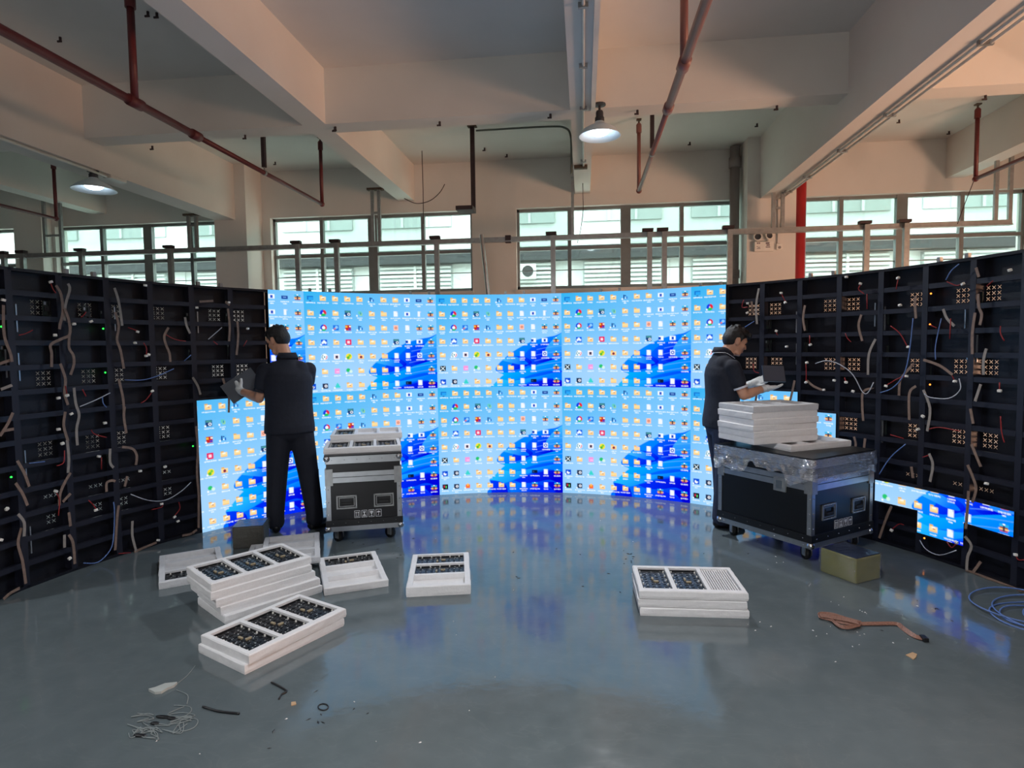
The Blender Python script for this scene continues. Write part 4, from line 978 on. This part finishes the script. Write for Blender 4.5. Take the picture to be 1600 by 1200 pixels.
# crumpled clear plastic over the right case
def drape():
    mb = MB(); W, D = .72, .82; a = radians(36.0); n1, n2, nz = 64, 46, 14; rg = random.Random(5)
    per = [(-.012, D+.02-(D+.02)*i/n1) for i in range(n1)]+[(W*i/n2+(0 if i else -.012), -.012) for i in range(n2+1)]
    m = len(per); vs = []
    for i, (x, y) in enumerate(per):
        side = i < n1; q = i/n1 if side else (i-n1)/n2
        drop = (.14+.04*sin(q*9)+.022*sin(q*23+1)+.012*sin(q*41)) if side else (.15+.010*sin(q*20)+.006*sin(q*47))
        for j in range(nz+1):
            v = j/nz; z = HZ+.006-drop*v
            w_ = (.002+.014*v*(1 if side else .4))*(1+.8*sin(q*31+v*6)+.6*sin(q*67-v*9+2))
            w_ = abs(w_)+rg.uniform(0, .004)+.004
            if side: px2, py2 = x-w_, y
            else: px2, py2 = x, y-w_
            vs.append((px2, py2, z+rg.uniform(-.003, .003)))
    fs = [(i*(nz+1)+j, (i+1)*(nz+1)+j, (i+1)*(nz+1)+j+1, i*(nz+1)+j+1) for i in range(m-1) for j in range(nz)]
    mb.add(vs, fs)
    o = mb.build('plastic_sheet', M['plastic'], None, (1.55, 4.32, HZ*(ZR-1)-.012), a, True)
    tag(o, 'crumpled clear plastic sheet hanging over the right flight case rim', 'plastic sheet')
drape()

def wrapped_box(loc, yaw, w, d, h, m, mtop, label):
    t = thing('wrapped_box', label, 'box', loc, radians(yaw))
    MB().bevbox(0, w, 0, d, 0, h, .012).build('carton', m, t)
    MB().bevbox(.004, w-.004, .004, d-.004, h-.002, h+.004, .002).build('top_sheet', mtop, t)
    f = MB(); rg = random.Random(int(w*1000)); n = 12
    per = [(w*i/n, 0) for i in range(n)]+[(w, d*i/n) for i in range(n)]+[(w-w*i/n, d) for i in range(n)]+[(0, d-d*i/n) for i in range(n)]
    vs = []; nz = 10
    for x, y in per:
        ox, oy = (x-w/2), (y-d/2); l_ = sqrt(ox*ox+oy*oy)
        for j in range(nz+1):
            q = .006+abs(rg.gauss(0, .003)); vs.append((x+ox/l_*q, y+oy/l_*q, .001+(h+.004)*j/nz))
    m_ = len(per)
    f.add(vs, [(i*(nz+1)+j, ((i+1) % m_)*(nz+1)+j, ((i+1) % m_)*(nz+1)+j+1, i*(nz+1)+j+1) for i in range(m_) for j in range(nz)])
    f.build('film_wrap', M['wrap'], t, smooth=True)
    if label.startswith('olive'):
        MB().tube(curve([(w+.004, .02, h*.30), (w+.012, d*.4, h*.30), (w+.010, d*.8, h*.42), (w+.004, d*.95, h*.62)]), .004, 6).build('film_fold', M['wrap'], t)
    return t
wrapped_box((1.705, 3.99, 0), 31.0, .235, .26, .165, M['olivebox'], M['blacktop'], 'olive yellow carton wrapped in film in front of the right flight case')
wrapped_box((-2.70, 4.31, 0), 18.0, .23, .22, .17, M['darkbox'], M['blacktop'], 'dark film-wrapped box at the feet of the left man')

# ================================================================== THINGS ON THE FLOOR
def f6(x, y, z=.006): return at_z(1250+x/4.571, 830+y/4.571, z)
fb = thing('ribbon_cable_bundle', 'copper brown flat cable bundle lying on the floor at the right', 'cable', f6(450, 660, 0))
o_ = f6(450, 660, 0)
for q, dz in (([(440, 655), (330, 625), (230, 595), (150, 590), (135, 605), (200, 625), (300, 650), (420, 668)], .010), ([(430, 665), (350, 685), (290, 680), (240, 645), (220, 615), (280, 610), (370, 640), (430, 660)], .018), ([(140, 600), (220, 612), (330, 632), (420, 655)], .026)):
    st = MB()
    for k_ in range(5):
        st.tube([f6(p[0]+k_*1.5-3, p[1]+(k_-2)*5.0, dz*.5+.003+.002*abs(k_-2))-o_ for p in [tuple(v)[:2] for v in curve([(a, b, 0) for a, b in q], 5)]], .0034, 6)
    st.build('cable_loop', M['copperribbon'], fb, smooth=True)
tail = [f6(*p, .010)-o_ for p in [tuple(v)[:2] for v in curve([(a, b, 0) for a, b in [(425, 662), (560, 660), (690, 662), (745, 700), (820, 750), (885, 768)]], 5)]]
MB().ribbon(tail, Vector((.2, 1, .3)), .024, .005).build('cable_tail', M['copperribbon'], fb)
e_ = tail[-1]; MB().bevbox(e_.x-.012, e_.x+.014, e_.y-.022, e_.y+.022, .001, .022, .003).build('plug', M['black'], fb)
bc = at_z(1628, 966, 0); cc = thing('network_cable_coil', 'coil of blue network cable on the floor at the right edge', 'cable', bc)
for i, (cx, cy, rx, ry, rt_, zz) in enumerate([(0, 0, .26, .20, .3, .006), (.03, .04, .27, .22, .9, .012), (-.01, -.03, .20, .17, .1, .009), (.05, -.02, .15, .13, .6, .014), (.06, -.01, .16, .12, 1.2, .018), (.0, .14, .28, .24, .5, .015)]):
    pts = [(cx+rx*cos(q)*cos(rt_)-ry*sin(q)*sin(rt_), cy+rx*cos(q)*sin(rt_)+ry*sin(q)*cos(rt_), zz+.004*sin(q*3+i)) for q in np.linspace(0, 2*pi, 40)]
    MB().tube(pts, .0045, 6, caps=False).build('cable_loop', M['bluewire'], cc, smooth=True)
one('ribbon_cable', MB().ribbon([at_z(1130+x/3.404, 600+y/3.404, .006) for x, y in [(1300, 990), (1340, 1003), (1420, 1035), (1500, 1062), (1560, 1080), (1600, 1105)]], Vector((.5, -.8, 0)), .045, .006), M['ribbon'], 'flat brown cable lying along the foot of the right frames', 'cable', False)
def flat(name, pxs, m, label, cat, th=.004):
    P = [at_z(x, y, .001) for x, y in pxs]; c = sum(P, Vector())/len(P)
    return tag(MB().prism([(p.x-c.x, p.y-c.y) for p in P][::-1], 0, th).build(name, m, None, (c.x, c.y, .0005)), label, cat)
flat('cardboard_scrap', [(1415, 1024), (1426, 1020), (1433, 1023), (1431, 1028), (1427, 1031), (1421, 1027)], M['card'], 'torn tan cardboard scrap on the right floor', 'scrap')
flat('cardboard_scrap', [(455, 1098), (462, 1097), (463, 1101), (455, 1103)], M['card'], 'tiny tan cardboard square on the floor at the bottom', 'scrap')
flat('paper_scrap', [(232, 1080), (243, 1077), (258, 1071), (277, 1069), (272, 1074), (262, 1078), (252, 1084), (242, 1085)], M['paper'], 'crumpled grey paper scrap on the floor at the lower left', 'scrap', .012)
def floor_px(pts, r, name, m, label, cat, n=6):
    P = [at_z(x, y, r) for x, y in pts]
    return one(name, MB().tube(curve(P, n), r, 6), m, label, cat)
floor_px([(317, 1104), (340, 1111), (374, 1115)], .005, 'cable_tie', M['black'], 'straight black cable tie on the lower left floor', 'cable tie')
floor_px([(424, 1066), (436, 1072), (448, 1080), (440, 1085), (436, 1092)], .0045, 'cable_tie', M['black'], 'bent black cable tie on the floor below the front stack', 'cable tie', 3)
floor_px([(505+8*cos(q), 1104.5+5*sin(q)) for q in np.linspace(0, 2*pi, 16)], .0025, 'rubber_ring', M['black'], 'thin black rubber ring on the floor at the bottom', 'ring', 2)
rg = random.Random(21)
th = thing('thread_tangle', 'tangled pale thread with dark fluff on the lower left floor', 'thread', at_z(250, 1125, 0)); o_ = at_z(250, 1125, 0)
for i in range(9):
    cx, cy = 215+rg.random()*70, 1150-rg.random()*40
    pts = [(cx+rg.uniform(-22, 22), cy+rg.uniform(-9, 9)) for _ in range(8)]
    MB().tube([at_z(v.x, v.y, .004)-o_ for v in curve([(a, b, 0) for a, b in pts], 5)], .0018, 4).build('thread', M['thread'], th)
for q in ([(272, 1102), (296, 1104), (298, 1112), (284, 1120), (262, 1116), (288, 1104)], [(285, 1120), (308, 1124), (304, 1136), (286, 1142), (280, 1134), (284, 1122)], [(277, 1068), (292, 1056), (305, 1040)], [(276, 1078), (293, 1086), (292, 1100)]):
    MB().tube([at_z(v.x, v.y, .003)-o_ for v in curve([(a, b, 0) for a, b in q], 6)], .0018, 4).build('thread', M['thread'], th)
for x, y, w in ((255, 1120, 16), (242, 1130, 9), (219, 1149, 14), (268, 1122, 9)):
    p = at_z(x, y, .004)-o_; MB().sphere(p, (w*.0022, .010, .006), 10, 6).build('fluff', M['black'], th)
cr = MB(); rg = random.Random(2)
for (x, y, s, n) in [(1345, 955, 10, 8), (1345, 991, 6, 5), (1395, 990, 30, 5), (1300, 940, 20, 5), (1200, 880, 30, 8), (1180, 985, 30, 8), (1290, 985, 25, 8), (900, 1020, 200, 10), (560, 1130, 120, 8), (800, 850, 150, 14), (1000, 870, 60, 6), (1340, 1010, 60, 8), (1420, 960, 60, 6), (560, 860, 40, 4), (330, 1180, 100, 6)]:
    for _ in range((n+1)//2):
        p = at_z(x+rg.uniform(-s, s), y+rg.uniform(-s, s)*.5, .0); l_ = rg.uniform(.003, .008); a = rg.uniform(0, 3)
        cr.add([(p.x+cos(a+q*1.57)*l_*(1 if q % 2 else .45), p.y+sin(a+q*1.57)*l_*(1 if q % 2 else .45), .0015) for q in range(4)]+[(p.x, p.y, .005)], [(0, 1, 4), (1, 2, 4), (2, 3, 4), (3, 0, 4), (3, 2, 1, 0)])
tag(cr.build('foam_crumbs', M['foam']), 'scattered small white foam crumbs over the grey floor', 'crumbs', kind='stuff')
cr = MB()
for (x, y, s, n) in [(985, 866, 14, 6), (978, 876, 10, 4), (880, 900, 90, 8), (600, 850, 50, 8), (545, 1110, 60, 5), (1150, 850, 60, 6), (430, 1140, 80, 4), (1440, 960, 80, 5)]:
    for _ in range(n):
        p = at_z(x+rg.uniform(-s, s), y+rg.uniform(-s, s)*.5, .0); l_ = rg.uniform(.006, .018); a = rg.uniform(0, 3)
        cr.add([(p.x+cos(a+q*1.57)*l_*(1 if q % 2 else .3), p.y+sin(a+q*1.57)*l_*(1 if q % 2 else .3), .0012) for q in range(4)]+[(p.x, p.y, .004)], [(0, 1, 4), (1, 2, 4), (2, 3, 4), (3, 0, 4), (3, 2, 1, 0)])
tag(cr.build('dark_debris', M['black']), 'scattered dark bits and dirt over the grey floor', 'debris', kind='stuff')

# ================================================================== PEOPLE
DG = bpy.context.evaluated_depsgraph_get
def blob(name, prims, voxel, m, parent, smooth=4, mats2=None):
    """one continuous surface from tapered limbs and ellipsoids"""
    mb = MB()
    for p in prims:
        if p[0] == 'c':
            a, b, r0, r1 = Vector(p[1]), Vector(p[2]), p[3], p[4]
            mb.sphere(a, r0, 14, 10); mb.sphere(b, r1, 14, 10); mb.tube([a, b], [r0, r1], 14)
        elif p[0] == 'l':     # loft of upright ellipses: (centre, half width, half depth)
            n = 28; vs = []
            for c_, rx, ry in p[1]: vs += [Vector(c_)+p[2]@Vector((rx*cos(2*pi*q/n), ry*sin(2*pi*q/n), 0)) for q in range(n)]
            k = len(p[1]); mb.add(vs, [(i*n+q, i*n+(q+1) % n, (i+1)*n+(q+1) % n, (i+1)*n+q) for i in range(k-1) for q in range(n)]+[tuple(range(n-1, -1, -1)), tuple((k-1)*n+q for q in range(n))])
        else: mb.sphere(p[1], p[2], 18, 12, M=p[3] if len(p) > 3 else None)
    o = mb.build(name, m, parent)
    q = o.modifiers.new('r', 'REMESH'); q.mode = 'VOXEL'; q.voxel_size = voxel
    s = o.modifiers.new('s', 'SMOOTH'); s.iterations = smooth; s.factor = .5
    bpy.context.view_layer.update()
    me = bpy.data.meshes.new_from_object(o.evaluated_get(DG())); o.modifiers.clear()
    old = o.data; o.data = me; bpy.data.meshes.remove(old)
    me.polygons.foreach_set('use_smooth', [True]*len(me.polygons))
    if not me.materials: me.materials.append(m)
    return o
def RZ(a): return Matrix.Rotation(a, 3, 'Z')
def basis(x, y): # columns: x, y, cross
    x = Vector(x).normalized(); y = Vector(y); y = (y-x*y.dot(x)).normalized(); z = x.cross(y)
    return Matrix((x, y, z)).transposed()
def hand(wrist, fdir, pdir, thumb_side, curl, spread=.12, s=1.0, inf=0.0):
    """palm, four jointed fingers of different length and a thumb; fdir towards fingertips, pdir out of the palm"""
    f = Vector(fdir).normalized(); p = Vector(pdir); p = (p-f*p.dot(f)).normalized(); sd = f.cross(p)*thumb_side
    w = Vector(wrist); pr = [('c', w-f*.02, w+f*.03*s, .027*s+inf, .028*s+inf)]
    for q in (-.028, -.010, .010, .028): pr.append(('c', w+f*.02*s+sd*q*.7*s, w+f*.085*s+sd*q*s, .016*s+inf, .0135*s+inf))
    for i, (q, L) in enumerate(((.030, .066), (.011, .075), (-.009, .070), (-.028, .055))):
        b = w+f*.088*s+sd*q*s; d = f+sd*(q*spread*12); a = 0
        for k, (l_, r_) in enumerate(((.45, .0088), (.32, .0082), (.26, .0074))):
            a += curl[i] if isinstance(curl, (list, tuple)) else curl
            dd = (d*cos(a)+p*sin(a)).normalized(); e = b+dd*(L*l_*s)
            pr.append(('c', b, e, r_*s+inf, r_*s*.94+inf)); b = e
    b = w+f*.025*s+sd*.026*s; d1 = (f*.62+sd*.70+p*.35).normalized(); d2 = (f*.85+sd*.30+p*.45).normalized()
    e = b+d1*.042*s; pr.append(('c', b, e, .0135*s+inf, .0105*s+inf)); pr.append(('c', e, e+d2*.030*s, .0100*s+inf, .0085*s+inf))
    return pr
def head_prims(c, R):
    P = lambda x, y, z: c+R@Vector((x, y, z))     # x right, y forward, z up; c = centre of the head
    return [('e', P(0, -.012, .028), (.074, .092, .088), R), ('e', P(0, .012, -.030), (.062, .074, .078), R), ('c', P(-.028, .040, -.082), P(.028, .040, -.082), .028, .028), ('c', P(0, .060, -.090), P(0, .066, -.092), .018, .016),
            ('c', P(-.034, .062, .024), P(.034, .062, .024), .018, .018), ('e', P(-.036, .052, -.022), (.024, .024, .022), R), ('e', P(.036, .052, -.022), (.024, .024, .022), R),
            ('c', P(0, .080, .012), P(0, .098, -.026), .007, .011), ('c', P(-.012, .086, -.030), P(.012, .086, -.030), .008, .008),
            ('c', P(-.016, .078, -.058), P(.016, .078, -.058), .0075, .0075), ('c', P(-.014, .076, -.067), P(.014, .076, -.067), .008, .008),
            ('e', P(-.077, -.008, -.008), (.010, .020, .032), R), ('e', P(.077, -.008, -.008), (.010, .020, .032), R),
            ('c', P(-.078, -.014, .014), P(-.080, -.010, -.012), .008, .007), ('c', P(.078, -.014, .014), P(.080, -.010, -.012), .008, .007)]
def hair_prims(c, R, fringe):
    P = lambda x, y, z: c+R@Vector((x, y, z))
    pr = [('e', P(0, -.022, .052), (.080, .094, .076), R), ('e', P(0, -.052, .012), (.077, .066, .080), R), ('e', P(0, .010, .085), (.068, .078, .042), R)]
    if fringe: pr += [('c', P(-.05, .066, .082), P(.05, .070, .080), .022, .020), ('c', P(-.03, .078, .066), P(.045, .080, .064), .014, .012)]
    for s in (-1, 1): pr += [('c', P(s*.070, .016, .05), P(s*.073, .012, .008), .013, .008)]
    rg = random.Random(4)
    for _ in range(26):
        a = rg.uniform(0, 2*pi); b = rg.uniform(.5, 1.3); d = Vector((cos(a)*cos(b), sin(a)*cos(b), sin(b)))
        q = P(d.x*.074, -.018+d.y*.09, .056+d.z*.074); pr.append(('c', q, q+(R@(d+Vector((0, .4, .1))))*.008, .011, .006))
    return pr
def face_parts(c, R, parent):
    P = lambda x, y, z: c+R@Vector((x, y, z))
    for s in (-1, 1):
        MB().sphere(P(s*.032, .072, .003), (.012, .006, .005), 10, 6, M=R).build('eye', M['eye'], parent, smooth=True)
        MB().tube([P(s*.016, .083, .022), P(s*.034, .081, .027), P(s*.050, .068, .022)], [.003, .004, .002], 6).build('eyebrow', M['hair'], parent)
    MB().tube([P(-.020, .080, -.062), P(0, .088, -.062), P(.020, .080, -.062)], [.003, .005, .003], 6).build('lips', M['lip'], parent, smooth=True)

def person(label, G, face, head_face, tilt, J, shirt_m, pants_m, fringe, hz, hems=True, belly=0.0):
    """G ground point; face = heading angle of the chest; J joints in body axes (right, forward, up)"""
    t = thing('person', label, 'person', (G[0], G[1], 0)); R = RZ(face)
    W = lambda p: R@Vector(p)
    j = {k: W(v) for k, v in J.items() if not k.startswith('hand')}
    up = Vector((0, 0, 1)); fwd = R@Vector((0, 1, 0)); rt = R@Vector((1, 0, 0))
    HR = RZ(head_face)@Matrix.Rotation(tilt, 3, 'X')
    hc = j['head']
    E = lambda x, y, z, rx, ry, rz: ('e', W((x, y, z)), (rx, ry, rz), R)
    tz = hz
    torso = lambda g: [E(0, J['pel'][1], .90, .155+g, .105+g, .11+g), E(0, J['pel'][1]+.004, 1.02, .142+g, .100+g+belly, .12+g), E(0, J['chest'][1]-.005, 1.16, .150+g, .104+g+belly, .14+g), E(0, J['chest'][1], 1.28, .165+g, .108+g, .13+g),
                       ('c', j['shL']-rt*-.02, j['shR']-rt*.02, .062+g, .062+g), ('c', W((-.09, J['chest'][1]-.02, 1.36)), W((.09, J['chest'][1]-.02, 1.36)), .075+g, .075+g)]
    neck = ('c', W((0, J['chest'][1]-.01, 1.40)), hc+HR@Vector((0, -.022, -.055)), .062, .055)
    def arm(s, g, r=1.0, ua=True, fa=True):
        o = []
        if ua: o += [('c', j['sh'+s], j['el'+s], .050*r+g, .040*r+g)]
        if fa: o += [('c', j['el'+s], j['el'+s].lerp(j['wr'+s], .35), .039*r+g, .041*r+g), ('c', j['el'+s].lerp(j['wr'+s], .35), j['wr'+s], .041*r+g, .027*r+g)]
        return o
    def leg(s, g):
        return [('c', j['hip'+s], j['kn'+s], .084+g, .058+g), ('c', j['kn'+s], j['kn'+s].lerp(j['an'+s], .4)-fwd*.012, .056+g, .054+g), ('c', j['kn'+s].lerp(j['an'+s], .4)-fwd*.012, j['an'+s], .054+g, .036+g)]
    foot = lambda s, g: [('c', j['an'+s]+up*-.02, j['an'+s]+up*-.045, .034+g, .036+g), ('c', j['an'+s]+Vector((0, 0, -.052))-j['toe'+s]*.03, j['an'+s]+Vector((0, 0, -.058))+j['toe'+s]*.10, .034+g, .036+g), ('c', j['an'+s]+Vector((0, 0, -.060))+j['toe'+s]*.10, j['an'+s]+Vector((0, 0, -.066))+j['toe'+s]*.165, .034+g, .024+g)]
    HL = J['handL']; HRr = J['handR']
    hl = dict(wrist=j['wrL'], fdir=W(HL[0]), pdir=W(HL[1]), thumb_side=HL[2], curl=HL[3]); hr = dict(wrist=j['wrR'], fdir=W(HRr[0]), pdir=W(HRr[1]), thumb_side=HRr[2], curl=HRr[3])
    body = head_prims(hc, HR)+[neck]+torso(-.022)+arm('L', 0)+arm('R', 0)+leg('L', -.012)+leg('R', -.012)+foot('L', -.008)+foot('R', -.008)+hand(**hl)+hand(**hr)
    b = blob('body', body, .0075, M['skin'], t, 3); b.data.materials[0] = M['skin']
    face_parts(hc, HR, b)
    blob('hair', hair_prims(hc, HR, fringe), .006, M['hair'], t, 2)
    # polo shirt
    def sleeve(s):
        d = (j['el'+s]-j['sh'+s]); e = j['sh'+s]+d*.50
        return [('c', j['sh'+s], e, .066, .062), ('c', e, e+d*.02, .062, .062)]
    cy_ = lambda z: J['pel'][1]+(J['chest'][1]-J['pel'][1])*min(1, max(0, (z-.9)/.35))
    rings = [(W((.0, cy_(z)+dy, z)), rx, ry) for z, rx, ry, dy in ((.835, .205, .140, 0), (.90, .202, .142+belly, 0), (1.0, .194, .138+belly, .004), (1.1, .190, .134+belly, .004), (1.2, .196, .134, -.006), (1.28, .198, .132, -.014), (1.335, .180, .118, -.02), (1.385, .138, .096, -.018), (1.43, .092, .082, -.012), (1.46, .070, .070, -.01))]
    sh = blob('polo_shirt', [('l', rings, R), ('c', j['shL'], j['shR'], .062, .062), ('c', W((-.09, J['chest'][1]-.02, 1.362)), W((.09, J['chest'][1]-.02, 1.362)), .080, .080)]+sleeve('L')+sleeve('R'), .010, shirt_m, t, 4)
    for s in ('L', 'R'):
        d = (j['el'+s]-j['sh'+s]).normalized(); e = j['sh'+s]+(j['el'+s]-j['sh'+s])*.74
        MB().tube([e-d*.012, e+d*.004], [.0585, .058], 20, caps=False).build('sleeve_band', M['piping'] if hems else shirt_m, sh, smooth=True)
    nb = W((0, J['chest'][1]-.012, 1.455)); cpts = []; cp2 = []
    for q in np.linspace(radians(-235), radians(55), 26):
        k = max(0, sin(q)); cpts.append(nb+rt*cos(q)*.078+fwd*(sin(q)*.072+k*.030)+up*(.022-.062*k)); cp2.append(nb+rt*cos(q)*.071+fwd*(sin(q)*.064+k*.030)+up*(.040-.055*k))
    MB().ribbon([a_.lerp(b_, .5) for a_, b_ in zip(cpts, cp2)], [(b_-a_) for a_, b_ in zip(cpts, cp2)], .050, .010).build('collar', shirt_m, sh, smooth=True)
    if hems: MB().tube([v-up*.012+(v-nb-up*(v-nb).z)*.10 for v in cpts], .0035, 6).build('collar_piping', M['piping'], sh, smooth=True)
    pants = [E(0, J['pel'][1], .93, .160, .110, .07), E(0, J['pel'][1], .86, .184, .128, .11)]
    for s in 'LR':
        lo = j['an'+s]+up*.005
        pants += [('c', j['hip'+s], j['kn'+s], .106, .086), ('c', j['kn'+s], lo+up*.04, .086, .072), ('c', lo+up*.04, lo-up*.01, .072, .074)]
    blob('trousers', pants, .010, pants_m, t, 3)
    for s in 'LR':
        blob('shoe', foot(s, .006), .006, M['shoe'], t, 2)
        g_ = blob('glove', hand(**(hl if s == 'L' else hr), inf=.0028), .0042, M['glove'], t, 2)
        w = j['wr'+s]; d = (w-j['el'+s]).normalized(); MB().tube([w-d*.035, w-d*.005, w+d*.012], [.0335, .0325, .031], 16, caps=False).build('cuff', M['glove'], g_, smooth=True)
    return t, j

V3 = Vector
# man on the left: back to the camera, looking down at the module in front of him
fl = radians(26)
JL = {'pel': (0, 0, .9), 'chest': (0, .03, 1.2), 'head': (-.075, .115, 1.61), 'shL': (-.180, .03, 1.362), 'elL': (-.235, .05, 1.13), 'wrL': (-.385, .235, 1.185),
      'shR': (.165, .06, 1.362), 'elR': (.15, .25, 1.17), 'wrR': (-.06, .30, 1.20), 'hipL': (-.085, 0, .87), 'hipR': (.085, 0, .87), 'knL': (-.115, .03, .48), 'knR': (.135, .02, .48), 'anL': (-.14, 0, .09), 'anR': (.175, -.03, .09),
      'toeL': (-.15, .98, 0), 'toeR': (.80, .60, 0),
      'handL': ((-.55, .45, .60), (.75, .45, -.1), -1, .38), 'handR': ((-.8, .5, .2), (-.2, .2, .9), -1, .4)}
t1, jl = person('man in dark navy clothes seen from behind at the left frames', (-2.47, 4.84), fl, radians(76), radians(-24), JL, M['navy'], M['trouser'], False, 1.74, hems=False)
# man on the right: in profile, holding a module on both gloved hands
fr = radians(-84)
JR = {'pel': (0, -.02, .9), 'chest': (0, .0, 1.2), 'head': (.0, .105, 1.555), 'shL': (-.175, .02, 1.345), 'elL': (-.20, .13, 1.115), 'wrL': (-.10, .28, 1.19),
      'shR': (.175, .02, 1.345), 'elR': (.205, .10, 1.118), 'wrR': (.12, .295, 1.165), 'hipL': (-.08, -.02, .87), 'hipR': (.08, -.02, .87), 'knL': (-.09, .03, .48), 'knR': (.09, .0, .48), 'anL': (-.10, .04, .09), 'anR': (.10, -.04, .09),
      'toeL': (-.15, .98, 0), 'toeR': (.15, .98, 0),
      'handL': ((.05, .85, .30), (.6, .1, .6), 1, .25), 'handR': ((-.10, .97, .05), (-.25, 0, .95), -1, .16)}
t2, jr = person('man in navy polo with white piping standing in profile behind the right flight case', (1.165, 5.28), fr, radians(-84), radians(-24), JR, M['navy'], M['denim'], True, 1.66)
def plate(label, c, R, w, h):
    t = thing('led_module', label, 'led module', c); t.rotation_euler = R.to_euler()
    MB().bevbox(-w/2, w/2, -.008, .008, -h/2, h/2, .002).build('board', mat('charcoal_module', (58, 62, 72), .5, var=.08), t)
    MB().box(-w/2+.006, w/2-.006, -.010, -.008, -h/2+.006, h/2-.006).build('led_face', mat('dark_led_face', (64, 70, 84), .45, var=.06, vscale=200), t)
    return t
def plate_px(label, pts, Ys):
    """module spanned by three corners"""
    a, b, c = [at_y(x, y, Y) for (x, y), Y in zip(pts, Ys)]
    R = basis(b-a, c-a); n = R.col[2]; R2 = Matrix((R.col[0], -R.col[2], R.col[1])).transposed()
    return plate(label, (a+(b-a)/2+(c-a)/2), R2, (b-a).length, (c-a).length)
plate_px('dark led module held by the man on the left', [(373, 638), (352, 611), (404, 594)], [4.86, 4.84, 4.97])
plate_px('dark led module resting on the right man\'s gloved hands', [(1194, 596), (1228, 597), (1190, 571)], [5.22, 5.24, 5.28])
